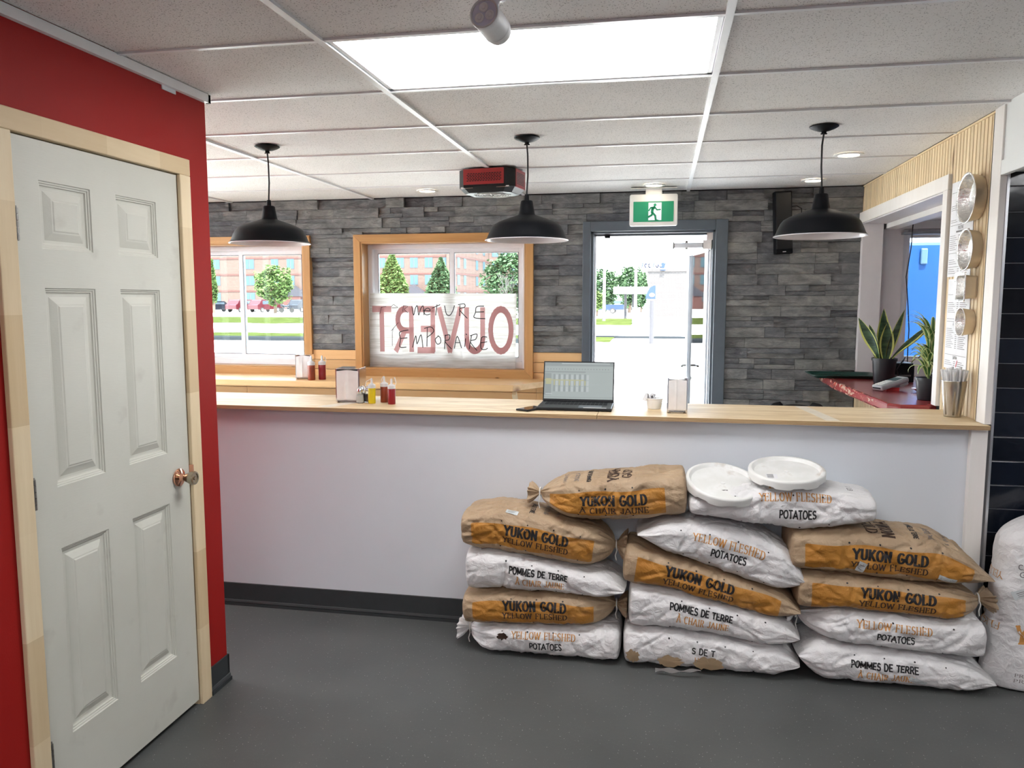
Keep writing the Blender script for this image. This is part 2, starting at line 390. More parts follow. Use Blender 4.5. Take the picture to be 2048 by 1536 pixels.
    br.inputs['Color1'].default_value = (.075, .050, .042, 1); br.inputs['Color2'].default_value = (.098, .066, .056, 1); br.inputs['Mortar'].default_value = (.11, .085, .077, 1)
    m.l(br.outputs['Color'], m.p.inputs['Base Color']); m.set(.9, 0, .1); M['brick'] = m.m
    M['brickdark'] = plain('dark brick course', (.065, .026, .022), .9); M['darktrim'] = plain('dark window frame', (.045, .05, .06), .5)
    m = N('reflecting pane'); m.color((.035, .075, .09)); m.set(.35, .0, .3); M['pane'] = m.m
    M['roofg'] = plain('grey shingle roof', (.022, .022, .030), .8)
    M['treeg'] = plain('tree leaves', (.085, .135, .045), .8, var=.45, nscale=.6, spec=.1); M['treed'] = plain('dark tree leaves', (.062, .11, .055), .8, var=.4, nscale=.6, spec=.1)
    M['bark'] = plain('bark', (.10, .07, .05), .9); M['deadwood'] = plain('bare grey branches', (.07, .068, .062), .9)
    M['carred'] = plain('red car paint', (.055, .006, .010), .25); M['carblue'] = plain('blue truck paint', (.006, .020, .065), .25); M['cardark'] = plain('dark car paint', (.008, .010, .016), .25)
    M['carwhite'] = plain('white car paint', (.1, .1, .1), .3); M['tyre'] = plain('tyre rubber', (.02, .02, .02), .8); M['carglass'] = plain('car window', (.05, .07, .09), .1)
    m = N('white painted brick'); br = m.n('ShaderNodeTexBrick'); m.l(m.obj((1, 1, 1), rot=(PI / 2, 0, 0)), br.inputs['Vector']); br.inputs['Scale'].default_value = 1.6
    br.inputs['Color1'].default_value = (.075, .073, .073, 1); br.inputs['Color2'].default_value = (.095, .093, .092, 1); br.inputs['Mortar'].default_value = (.055, .05, .05, 1)
    m.l(br.outputs['Color'], m.p.inputs['Base Color']); m.set(.9, 0, .1); M['whitebrick'] = m.m
    M['bluesign'] = plain('blue sign', (.006, .022, .11), .4); M['pole'] = plain('grey pole', (.030, .030, .036), .6); M['woodpole'] = plain('weathered pole', (.11, .105, .10), .9)
    M['bluebox'] = plain('blue container paint', (.0035, .034, .125), .4, spec=.2, var=.15, nscale=.9)
mk_materials()

# ---------------------------------------------------------------- stroke lettering
def arc(cx, cy, rx, ry, a0, a1, n=10):
    return [(cx + rx * math.cos(math.radians(a0 + (a1 - a0) * i / n)), cy + ry * math.sin(math.radians(a0 + (a1 - a0) * i / n))) for i in range(n + 1)]
G = {  # glyph: (width, [polylines]), height 1
 'A': (.72, [[(0, 0), (.36, 1), (.72, 0)], [(.13, .34), (.59, .34)]]),
 'B': (.6, [[(.08, 0), (.08, 1)], [(.08, 1), (.3, 1)] + arc(.3, .76, .24, .24, 90, -90) + [(.08, .52)], [(.08, .52), (.32, .52)] + arc(.32, .26, .26, .26, 90, -90) + [(.08, 0)]]),
 'C': (.66, [arc(.38, .5, .34, .5, 50, 310, 18)]),
 'D': (.68, [[(.08, 0), (.08, 1)], [(.08, 1), (.26, 1)] + arc(.26, .5, .38, .5, 90, -90, 14) + [(.08, 0)]]),
 'E': (.58, [[(.08, 0), (.08, 1)], [(.08, 1), (.54, 1)], [(.08, .52), (.44, .52)], [(.08, 0), (.56, 0)]]),
 'F': (.55, [[(.08, 0), (.08, 1)], [(.08, 1), (.52, 1)], [(.08, .52), (.42, .52)]]),
 'G': (.7, [arc(.38, .5, .34, .5, 50, 330, 18) , [(.68, .22), (.68, .45), (.42, .45)]]),
 'H': (.68, [[(.08, 0), (.08, 1)], [(.6, 0), (.6, 1)], [(.08, .52), (.6, .52)]]),
 'I': (.24, [[(.12, 0), (.12, 1)]]),
 'J': (.5, [[(.4, 1), (.4, .25)] + arc(.22, .22, .18, .22, 0, -170, 8)]),
 'K': (.66, [[(.08, 0), (.08, 1)], [(.6, 1), (.1, .42)], [(.25, .58), (.62, 0)]]),
 'L': (.55, [[(.08, 0), (.08, 1)], [(.08, 0), (.52, 0)]]),
 'M': (.84, [[(.08, 0), (.08, 1), (.42, .2), (.76, 1), (.76, 0)]]),
 'N': (.68, [[(.08, 0), (.08, 1), (.6, 0), (.6, 1)]]),
 'O': (.74, [arc(.37, .5, .33, .5, 0, 360, 24)]),
 'P': (.58, [[(.08, 0), (.08, 1)], [(.08, 1), (.3, 1)] + arc(.3, .73, .24, .27, 90, -90) + [(.08, .46)]]),
 'R': (.64, [[(.08, 0), (.08, 1)], [(.08, 1), (.3, 1)] + arc(.3, .74, .24, .26, 90, -90) + [(.08, .48)], [(.3, .48), (.6, 0)]]),
 'S': (.56, [arc(.29, .75, .22, .25, 30, 270, 10) + arc(.28, .26, .24, .26, 90, -150, 10)]),
 'T': (.6, [[(.3, 0), (.3, 1)], [(.02, 1), (.58, 1)]]),
 'U': (.68, [[(.08, 1), (.08, .3)] + arc(.34, .28, .26, .28, 180, 360, 12) + [(.6, 1)]]),
 'V': (.68, [[(0, 1), (.34, 0), (.68, 1)]]),
 'W': (.96, [[(0, 1), (.24, 0), (.48, .95), (.72, 0), (.96, 1)]]),
 'Y': (.66, [[(0, 1), (.33, .48), (.66, 1)], [(.33, .48), (.33, 0)]]),
 'X': (.66, [[(0, 1), (.66, 0)], [(.66, 1), (0, 0)]]),
 '0': (.56, [arc(.28, .5, .22, .5, 0, 360, 18)]), '1': (.34, [[(.05, .8), (.2, 1), (.2, 0)]]),
 '2': (.54, [arc(.27, .72, .22, .28, 160, -30, 9) + [(.05, 0), (.5, 0)]]),
 '5': (.54, [[(.46, 1), (.1, 1), (.08, .58)] + arc(.25, .3, .23, .3, 110, -140, 9)]),
 '7': (.5, [[(.03, 1), (.46, 1), (.18, 0)]]),
 '.': (.2, [[(.08, .0), (.12, .03)]]), ',': (.2, [[(.12, .08), (.06, -.12)]]), '-': (.4, [[(.06, .42), (.34, .42)]]), ' ': (.34, []),
}
G['À'] = (.72, G['A'][1] + [[(.28, 1.25), (.42, 1.1)]])
def layout(text, size, font='sans', weight=.14, condense=1., gap=.13):
    """list of (polyline, width) in metres, origin at the text's centre; the font is drawn stroke by stroke"""
    out = []; x = 0
    for ch in text:
        wd, pl = G.get(ch, G[' '])
        for p in pl:
            q = [(x + a * condense, b) for a, b in p]
            out.append((q, None))
            if font == 'serif':
                for e, nb in ((0, 1), (-1, -2)):
                    (ex, ey), (nx, ny) = q[e], q[nb]
                    dx, dy = abs(nx - ex), abs(ny - ey)
                    if ey < .03 or ey > .97:
                        if dy > dx * .8: out.append(([(ex - .115, ey), (ex + .115, ey)], .5))
                        elif dx > dy and e == -1: out.append(([(ex, ey), (ex, ey + (.16 if ey < .5 else -.16))], .7))
                    elif dx > dy * 2 and e == -1: out.append(([(ex, ey - .08), (ex, ey + .08)], .6))
        x += (wd * condense + gap)
    x -= gap
    res = []
    for q, f in out:
        res.append(([((a - x / 2) * size, (b - .5) * size) for a, b in q], (weight if f is None else weight * f) * size, font == 'serif' and f is None))
    return res
def stroke_quads(strokes, step=.006):
    """-> list of quads (4 2D points), split finely so they can follow a curved surface"""
    Q = []
    for pts, wd, contrast in strokes:
        k = len(pts)
        for i in range(k - 1):
            (ax, ay), (bx, by) = pts[i], pts[i + 1]
            L = math.hypot(bx - ax, by - ay)
            if L < 1e-6: continue
            dx, dy = (bx - ax) / L, (by - ay) / L
            w_ = wd * (.42 + .58 * abs(dy)) if contrast else wd
            e0 = e1 = w_ * .3
            ax, ay, bx, by = ax - dx * e0, ay - dy * e0, bx + dx * e1, by + dy * e1; L += e0 + e1
            n = max(1, int(L / step + .5)); px, py = -dy * w_ / 2, dx * w_ / 2
            for j in range(n):
                x0, y0, x1, y1 = ax + dx * L * j / n, ay + dy * L * j / n, ax + dx * L * (j + 1) / n, ay + dy * L * (j + 1) / n
                Q.append(((x0 - px, y0 - py), (x1 - px, y1 - py), (x1 + px, y1 + py), (x0 + px, y0 + py)))
    return Q
def flat_text(mb, strokes, o, ex, ey, off=0., m=None, step=.5):
    o = Vector(o); ex = Vector(ex).normalized(); ey = Vector(ey).normalized(); n = ex.cross(ey) * off
    for i, q in enumerate(stroke_quads(strokes, step)):
        k = n * (1 + (i % 9) * .03)
        mb.add([o + ex * a + ey * b + k for a, b in q], [(0, 1, 2, 3)], m)

# ================================================================ SETTING
def struct(o): o['kind'] = 'structure'; return o
b = MB(); b.box(-5.6, 4.2, -3.0, 6.25, -.12, 0); fl = struct(b.build('floor', M['floor']))
b = MB(); b.box(-5.6, 1.37, 3.78, 6.22, 0, .004); struct(b.build('floor_dining_bounce', plain('pale bounce flooring', (.55, .52, .47), .45)))  # unseen pale floor sheet, added to bounce light up to the dining ceiling

# ceiling: slab, tile pieces and T-bars as parts
XA, Y0, T = -1.052, 2.358, .6096
b = MB(); b.box(-5.2, 4.2, -3.0, 6.3, CEIL_Z + .06, CEIL_Z + .2)
ceil = struct(b.build('ceiling', M['white_wall']))
TROFF = {(0, 0), (0, -5), (2, -2), (-3, 3), (-3, 1), (0, -8)}   # (column, row) cells that hold light panels; all but the first are unseen, added for fill
bb = None
for i in range(-4, 5):
    for k in range(-9, 6):
        x0, x1 = XA + i * 2 * T, XA + (i + 1) * 2 * T; y0, y1 = Y0 + k * T, min(Y0 + (k + 1) * T, 6.0)
        x0, x1 = max(x0, -5.1), min(x1, 4.1); y0 = max(y0, -2.95)
        if x1 - x0 < .1 or y1 - y0 < .1 or (i, k) in TROFF: continue
        if x1 > 1.5 and y0 > 3.7: continue
        if x0 < 1.37 < x1 and y0 > 3.3: x1 = 1.37
        if x0 >= 1.37 and y0 > 3.1: continue
        if x0 < -1.75 and y1 < 2.8: x0 = max(x0, -1.76)
        if x1 - x0 < .1: continue
        dz = random.uniform(0, .0035)
        b = MB(); b.box(x0 + .006, x1 - .006, y0 + .004, y1 - .004, CEIL_Z + .005 + dz, CEIL_Z + .022)
        b.build('ceiling_tile', M['tile'], ceil, bevel=0)
for i in range(-3, 5):
    x = XA + i * 2 * T
    if -5.1 < x < 4.1 and not (1.37 < x < 1.5):
        b = MB(); b.box(x - .012, x + .012, -2.95 if x > -1.7 else 2.9, 6.0 if x < 1.37 else 3.55, CEIL_Z - .003, CEIL_Z + .05); b.build('grid_runner', M['tbar'], ceil)
for k in range(-8, 6):
    y = Y0 + k * T
    for i in range(-4, 5):
        x0, x1 = XA + i * 2 * T + .012, XA + (i + 1) * 2 * T - .012
        if y > 3.6: x1 = min(x1, 1.37)
        if y < 2.9: x0 = max(x0, -1.76)
        x0 = max(x0, -5.1); x1 = min(x1, 4.1)
        if x1 - x0 < .05: continue
        b = MB(); b.box(x0, x1, y - .009, y + .009, CEIL_Z - .001, CEIL_Z + .05); b.build('grid_cross_bar', M['tbar'], ceil)

# left closet block: red wall
XR = -1.768
b = MB()
b.box(-5.0, XR, -2.9, 1.86, 0, CEIL_Z + .05); b.box(-5.0, XR, 2.70, 2.87, 0, CEIL_Z + .05); b.box(-5.0, XR, 1.86, 2.70, 2.075, CEIL_Z + .05); b.box(-5.0, XR - .14, 1.86, 2.7, 0, 2.075)
wl = struct(b.build('wall_left', M['red']))
b = MB(); b.box(XR, XR + .018, -2.9, 2.885, CEIL_Z - .03, CEIL_Z + .002); b.box(XR - 2.5, XR + .018, 2.87, 2.885, CEIL_Z - .03, CEIL_Z + .002); b.build('ceiling_angle_trim', M['tbar'], wl)
b = MB(); b.box(XR, XR + .004, 2.60, 2.68, CEIL_Z - .045, CEIL_Z - .02); b.build('paint_scar', M['white_wall'], wl)
b = MB()
for (y0, y1) in ((2.735, 2.874),):
    b.box(XR - .002, XR + .006, y0, y1, .01, .112); b.box(XR, XR + .016, y0, y1 + .004, 0, .016)
b.box(XR - 2., XR + .006, 2.868, 2.878, 0, .112)
struct(b.build('baseboard_left', M['cove']))
b = MB(); b.box(XR + .0055, XR + .010, 2.735, 2.878, .014, .03); b.build('cove_strip', M['cove2'], bpy.data.objects['baseboard_left'])

# closet door: leaf with six raised panels, casing, hinges, knob
dr = struct(empty('door_1', (XR, 2.28, 0))); o0 = (XR, 2.28, 0)
dy0, dy1, dz0, dz1 = 1.903, 2.662, .022, 2.047
cols = [(1.998, 2.214), (2.323, 2.539)]; rows = [(.255, .85), (1.03, 1.63), (1.735, 1.938)]
b = MB(o0); xf = XR + .001
ys = sorted({dy0, dy1, *[v for c in cols for v in c]}); zs = sorted({dz0, dz1, *[v for c in rows for v in c]})
for a in range(len(ys) - 1):
    for c in range(len(zs) - 1):
        if (ys[a], ys[a + 1]) in cols and (zs[c], zs[c + 1]) in rows: continue
        b.add([(xf, ys[a], zs[c]), (xf, ys[a + 1], zs[c]), (xf, ys[a + 1], zs[c + 1]), (xf, ys[a], zs[c + 1])], [(0, 1, 2, 3)])
b.box(XR - .038, XR - .018, dy0, dy1, dz0, dz1)
for (y, z, y2, z2) in ((dy0, dz0, dy0 + .0, dz1), (dy1, dz0, dy1, dz1)): b.add([(xf, y, z), (xf, y2, z2), (XR - .03, y2, z2), (XR - .03, y, z)], [(0, 1, 2, 3)])
for z in (dz0, dz1): b.add([(xf, dy0, z), (xf, dy1, z), (XR - .03, dy1, z), (XR - .03, dy0, z)], [(0, 1, 2, 3)])
leaf = b.build('door_leaf', M['door'], dr)
def ringpanel(y0, y1, z0, z1):
    b = MB(o0); prof = [(0, .001), (.004, .001), (.006, -.003), (.010, -.0035), (.012, -.007), (.016, -.0075), (.018, -.012), (.022, -.013), (.030, -.013), (.052, -.0035), (.056, -.003), (.060, -.001)]
    V = []
    for (d, h) in prof: V += [(XR + h, y0 + d, z0 + d), (XR + h, y1 - d, z0 + d), (XR + h, y1 - d, z1 - d), (XR + h, y0 + d, z1 - d)]
    F = []
    for i in range(len(prof) - 1):
        for j in range(4): F.append((i * 4 + j, i * 4 + (j + 1) % 4, (i + 1) * 4 + (j + 1) % 4, (i + 1) * 4 + j))
    n = (len(prof) - 1) * 4; F.append((n, n + 1, n + 2, n + 3))
    b.add(V, F); return b
for c in cols:
    for r in rows: ringpanel(*c, *r).build('door_panel', M['door'], leaf)
for (y0, y1, z0, z1, mt) in ((1.835, 1.899, 0, 2.052, 'pinepale'), (2.666, 2.730, 0, 2.052, 'pinepale'), (1.835, 2.730, 2.052, 2.113, 'pinepale_y')):
    b = MB(o0); b.box(XR, XR + .016, y0, y1, z0, z1); b.build('door_casing', M[mt], dr, bevel=.003)
b = MB(o0); b.box(XR - .1, XR - .002, 1.86, 1.8995, 0, 2.075); b.box(XR - .1, XR - .002, 2.6655, 2.70, 0, 2.075); b.box(XR - .1, XR - .002, 1.88, 2.69, 2.0515, 2.08); b.build('door_jamb', M['pinepale'], dr)
for z in (1.80, 1.035, .235):
    b = MB(o0)
    for k in range(5): b.tube([(XR + .010, 1.902, z - .045 + k * .018 + .001), (XR + .010, 1.902, z - .045 + (k + 1) * .018 - .001)], .0075, 12)
    b.tube([(XR + .010, 1.902, z + .045), (XR + .010, 1.902, z + .050)], .0045, 8); b.box(XR + .001, XR + .004, 1.902, 1.916, z - .045, z + .045)
    b.build('hinge', M['darksteel'], dr, smooth=True)
RX = Matrix.Rotation(PI / 2, 3, 'Y')   # lathe axis +z -> +x
kn = (XR, 2.590, .932)
b = MB(o0); b.lathe([(0, .004), (.031, .004), (.034, .006), (.033, .010), (.026, .013), (.015, .017), (.013, .030), (.0, .031)], kn, 32, RX); rose = b.build('knob_rose', M['copper'], dr, smooth=True)
b = MB(o0); b.lathe([(.0, .026), (.012, .026), (.012, .034), (.017, .040), (.024, .058), (.026, .068), (.024, .073), (.018, .074), (.017, .071), (.008, .071), (.007, .075), (0, .075)], kn, 32, RX); b.build('door_knob', M['knob'], rose, smooth=True)
b = MB(o0); b.box(XR, XR + .018, 2.663, 2.667, .905, .965); b.build('strike_plate', M['copper'], dr)

# counter front wall and its base
b = MB(); b.box(-5.0, 1.315, 3.635, 3.76, 0, 1.043); wc = struct(b.build('wall_counter', M['white_wall']))
b = MB(); b.box(-5.0, 1.0, 3.626, 3.636, .012, .118); b.box(-5., 1.0, 3.618, 3.636, 0, .014); bc = struct(b.build('baseboard_counter', M['cove']))
b = MB(); b.box(-5.0, 1.0, 3.6195, 3.6262, .018, .030); b.build('cove_strip', M['cove2'], bc)
b = MB(); b.box(1.302, 1.368, 3.605, 3.636, 0, 1.043); struct(b.build('trim_1', M['whitewood'], bevel=.002))

# right wall: slats around the serving opening
WX = 1.37; OY0, OY1, OZ0, OZ1 = 4.29, 5.93, 1.0, 2.13
b = MB(); WT = .13
b.box(WX + .008, WX + WT, 3.70, OY0, 0, CEIL_Z + .05); b.box(WX + .008, WX + WT, OY0, 6.0, 0, OZ0); b.box(WX + .008, WX + WT, OY0, 6.0, OZ1, CEIL_Z + .05); b.box(WX + .008, WX + WT, OY1, 6.02, OZ0, OZ1)
wr = struct(b.build('wall_right', M['mortar']))
y = 3.70; P_ = .0405; n_ = 0
while y < 5.985:
    y1 = min(y + P_, 5.985)
    segs = [(1.0, CEIL_Z)] if y1 < 4.235 else [(OZ1 + .07, CEIL_Z)]
    if y > 4.235: segs.append((.60, 1.0))
    for (z0, z1) in segs:
        b = MB(); e = .0075
        b.add([(WX + .008, y, z0), (WX, y + .002, z0), (WX, y1 - e, z0), (WX + .008, y1 - e + .001, z0), (WX + .008, y, z1), (WX, y + .002, z1), (WX, y1 - e, z1), (WX + .008, y1 - e + .001, z1)],
              [(0, 1, 5, 4), (1, 2, 6, 5), (2, 3, 7, 6), (4, 5, 6, 7), (0, 3, 2, 1)])
        b.build('slat', M['bead'], wr)
    y = y1
b = MB(); b.box(WX - .006, WX + .01, 3.70, 5.985, CEIL_Z - .006, CEIL_Z + .003); b.build('ceiling_angle_trim', M['bead'], wr)
# opening casing and linings
b = MB(); b.box(WX - .018, WX + .004, 4.225, 5.985, OZ1 - .005, OZ1 + .07); b.build('opening_head_casing', M['whitewood'], wr, bevel=.002)
b = MB(); b.box(WX - .018, WX + .004, 4.228, 4.292, 1.062, OZ1 - .005); b.build('opening_side_casing', M['whitewood'], wr, bevel=.002)
b = MB(); b.box(WX - .005, WX + WT + .02, OY0 - .004, OY0 + .012, 1.06, OZ1); b.box(WX - .005, WX + WT + .02, OY0, OY1, OZ1 - .012, OZ1 + .001); b.box(WX - .002, WX + WT, OY1 - .003, 5.99, 1.06, OZ1); b.build('opening_lining', M['annex'], wr)
b = MB(); b.box(WX + WT + .02, WX + WT + .11, OY0 - .4, 6.0, 2.085, 2.20); b.build('beam_board', M['whitewood'], wr)
# annex behind the opening
b = MB(); b.box(WX + WT + .11, 3.2, 3.75, 6.0, 2.14, 2.3); struct(b.build('ceiling_annex', M['annex']))
b = MB(); wx0, wx1, wz0, wz1 = 1.655, 2.50, 1.13, 2.085
b.box(WX + .02, wx0, 6.0, 6.2, 0, 2.45); b.box(wx1, 3.3, 6.0, 6.2, 0, 2.45); b.box(wx0, wx1, 6.0, 6.2, 0, wz0); b.box(wx0, wx1, 6.0, 6.2, wz1, 2.45)
b.box(3.2, 3.3, 3.7, 6.2, 0, 2.45); b.box(WX + WT, 3.3, 3.72, 3.80, 0, 2.45); struct(b.build('wall_annex', M['annex']))
def framebars(b, x0, x1, z0, z1, w_, y0, y1, wb=None):
    wb = wb or w_
    b.box(x0, x0 + w_, y0, y1, z0, z1); b.box(x1 - w_, x1, y0, y1, z0, z1); b.box(x0 + w_, x1 - w_, y0, y1, z0, z0 + wb); b.box(x0 + w_, x1 - w_, y0, y1, z1 - w_, z1)
w3 = struct(empty('window_3', (wx0, 6.0, wz0))); ow = (wx0, 6.0, wz0)
b = MB(ow); framebars(b, wx0, wx1, wz0, wz1, .035, 6.03, 6.10); b.build('window_frame', M['vinyl'], w3, bevel=.003)
b = MB(ow); framebars(b, wx0 + .03, wx1 - .03, wz0 + .03, wz1 - .03, .028, 6.06, 6.09); b.build('sash', M['vinyl'], w3, bevel=.002)
b = MB(ow); b.box(wx0 + .05, wx1 - .05, 6.072, 6.078, wz0 + .05, wz1 - .05); b.build('pane', M['glass'], w3)
b = MB(ow); b.box(wx0 - .02, wx1, 6.0 - .06, 6.03, 2.045, 2.06); b.build('head_strip', M['seal'], w3)

# kitchen side: bulkhead, navy tiled wall, edge strip
b = MB(); b.box(WX - .012, WX + .10, -2.9, 3.695, 2.115, CEIL_Z + .02); struct(b.build('wall_bulkhead', M['bulk']))
b = MB(); b.box(WX - .020, WX + .006, -2.9, 3.606, 2.10, 2.16); struct(b.build('trim_2', M['bulk'], bevel=.002))
b = MB(); b.box(WX - .020, WX + .006, 3.606, 3.70, 1.065, CEIL_Z); struct(b.build('trim_3', M['whitewood'], bevel=.002))
b = MB(); b.box(WX + .006, WX + .016, 3.600, 3.72, 0, 2.12); struct(b.build('trim_4', M['alu']))
b = MB(); b.box(WX + .0, 4.1, 3.632, 3.76, 0, CEIL_Z + .05); wk = struct(b.build('wall_kitchen', M['grout']))
th, tw = .1046, .302
for r in range(23):
    z0 = 1.116 + (r - 11) * th
    off = (tw / 2 if r % 2 else 0)
    x = WX + .018 - off
    while x < 2.9:
        x0 = max(x, WX + .018); x1 = x + tw
        if x1 - x0 > .02 and z0 > -.09:
            b = MB(); b.box(x0 + .0015, x1 - .0015, 3.6265, 3.634, max(z0 + .0015, .0), z0 + th - .002); b.build('tile', M['navy'], wk, bevel=.0015)
        x += tw
b = MB(); b.box(4.0, 4.1, -2.9, 3.7, 0, CEIL_Z + .05); struct(b.build('wall_kitchen_side', M['white_wall']))
b = MB(); b.box(-5.1, 4.1, -3.0, -2.9, 0, CEIL_Z + .05); struct(b.build('wall_front', M['white_wall']))
XS = -4.45
b = MB(); b.box(XS - .1, XS, 2.8, 2.95, 0, CEIL_Z + .05); b.box(XS - .1, XS, 2.95, 5.75, 2.22, CEIL_Z + .05); b.box(XS - .1, XS, 5.75, 6.1, 0, CEIL_Z + .05); struct(b.build('wall_dining_side', M['white_wall']))
w4 = struct(empty('window_4', (XS, 4.35, 0)))
b = MB((XS, 4.35, 0))
for y in (2.95, 3.85, 4.80, 5.69): b.box(XS - .06, XS, y, y + .06, 0, 2.22)
for (a_, c_) in ((3.01, 3.85), (3.91, 4.80), (4.86, 5.69)): b.box(XS - .06, XS, a_, c_, 0, .10); b.box(XS - .06, XS, a_, c_, 2.14, 2.22)
b.build('window_frame', M['vinyl'], w4)
for (a_, c_) in ((3.01, 3.85), (3.91, 4.80), (4.86, 5.69)):
    b = MB((XS, 4.35, 0)); b.box(XS - .035, XS - .03, a_, c_, .10, 2.14); b.build('pane', M['glass'], w4)

# far wall with windows and door
YW = 6.0
W1 = (-4.24, -2.80); W2 = (-2.428, -.976); WZ = (.978, 2.105); CW = .058
D2 = (-.600, .458); DZ = 2.175
b = MB()
h1 = (W1[0] + CW, W1[1] - CW); h2 = (W2[0] + CW, W2[1] - CW); hz = (WZ[0] + CW, WZ[1] - CW); hd = (-.545, .385, 2.12)
b.box(-5.1, h1[0], 6.02, 6.22, 0, 2.5); b.box(h1[0], h1[1], 6.02, 6.22, 0, hz[0]); b.box(h1[0], h1[1], 6.02, 6.22, hz[1], 2.5)
b.box(h1[1], h2[0], 6.02, 6.22, 0, 2.5); b.box(h2[0], h2[1], 6.02, 6.22, 0, hz[0]); b.box(h2[0], h2[1], 6.02, 6.22, hz[1], 2.5)
b.box(h2[1], hd[0], 6.02, 6.22, 0, 2.5); b.box(hd[0], hd[1], 6.02, 6.22, hd[2], 2.5); b.box(hd[1], WX + .02, 6.02, 6.22, 0, 2.5)
wb = struct(b.build('wall_back', M['mortar']))
b = MB(); b.box(-5.2, 5.0, -3.2, 6.3, 2.6, 2.75); struct(b.build('roof', M['darkframe']))
# ledger stones, each a part
rnd = random.Random(11)
blocks = [(W1[0], W1[1], WZ[0], WZ[1]), (W2[0], W2[1], WZ[0], WZ[1]), (D2[0], D2[1], -1, DZ)]
SH = .0765
nst = 0
def stone(x0, x1, z0, z1):
    global nst
    nst += 1
    p = rnd.uniform(.0, .030); nx = max(2, int((x1 - x0) / .035)); nz_ = 3; sd_ = rnd.uniform(0, 99)
    tx, tz = rnd.uniform(-.05, .05), rnd.uniform(-.12, .12)
    g = .0012
    def fn(u, v):
        x = x0 + g + (x1 - x0 - 2 * g) * u; z = z0 + g + (z1 - z0 - 2 * g) * v
        h = noise.noise(Vector((x * 9 + sd_, z * 26, 3))) * .008 + noise.noise(Vector((x * 30 + sd_, z * 60, 3))) * .004
        return (x, 6.005 - p - h - tx * (x - x0) - tz * (z - z0), z)
    b = MB(); b.grid(fn, nx, nz_); V = b.v; n1 = nx + 1
    loop = [i for i in range(n1)] + [j * n1 + nx for j in range(1, nz_ + 1)] + [nz_ * n1 + i for i in range(nx - 1, -1, -1)] + [j * n1 for j in range(nz_ - 1, 0, -1)]
    k0 = len(V)
    for i in loop: V.append((V[i][0], 6.024, V[i][2]))
    L = len(loop)
    for i in range(L): b.f.append((loop[i], k0 + i, k0 + (i + 1) % L, loop[(i + 1) % L])); b.m.append(0)
    b.build('stone', M['stone'], wb)
def free(x, z):
    """end of the free stretch that holds (x, z), or None if blocked"""
    for (a, c, d, e) in blocks:
        if a - 1e-4 <= x < c - .012 and d + .02 < z < e - .02: return None, c
    nx_ = WX
    for (a, c, d, e) in blocks:
        if d + .02 < z < e - .02 and a > x: nx_ = min(nx_, a)
    return nx_, None
r = 0; z = CEIL_Z + .004
while z > .56:
    z0 = z - SH
    x = -3.80
    while x < WX - .02:
        e, skip = free(x, (z + z0) / 2)
        if e is None: x = skip; continue
        if z < 1.187 + .012 and x < -.6:   # planks cover this part
            x = D2[1]; continue
        zb0 = max(z0, 1.188) if x < -.6 else z0
        if z0 < .80 and x < .44: x = D2[1]; continue
        L = rnd.choice((.15, .19, .23, .28, .34, .42)) * rnd.uniform(.9, 1.1)
        x1 = x + L
        if e - x1 < .09: x1 = e
        zt = min(z, CEIL_Z)
        if zt - zb0 > .008:
            if rnd.random() < .30 and x1 - x > .17 and zt - zb0 > .06:
                zm = zb0 + SH * rnd.choice((.42, .5, .6)) * (zt - zb0) / SH; stone(x, x1, zb0, zm)
                if rnd.random() < .5: xm = x + (x1 - x) * rnd.uniform(.35, .65); stone(x, xm, zm, zt); stone(xm, x1, zm, zt)
                else: stone(x, x1, zm, zt)
            else: stone(x, x1, zb0, zt)
        x = x1
    z = z0
print('stones', nst)
# planks under the windows
zz = 1.187
while zz > .35:
    z0 = zz - (.079 if zz > .95 else .14)
    for (xa, xb) in ((-5.0, -4.24), (-2.80, -2.428), (-.976, -.602)) if zz > .985 else ((-5.0, -3.4), (-3.4, -2.1), (-2.1, -.95), (-.95, -.602)):
        b = MB(); b.box(xa, xb - (.0 if zz > .985 else .002), 5.985, 6.021, z0 + .0015, zz - .0015); b.build('plank', M['plank'], wb, bevel=.0015)
    zz = z0

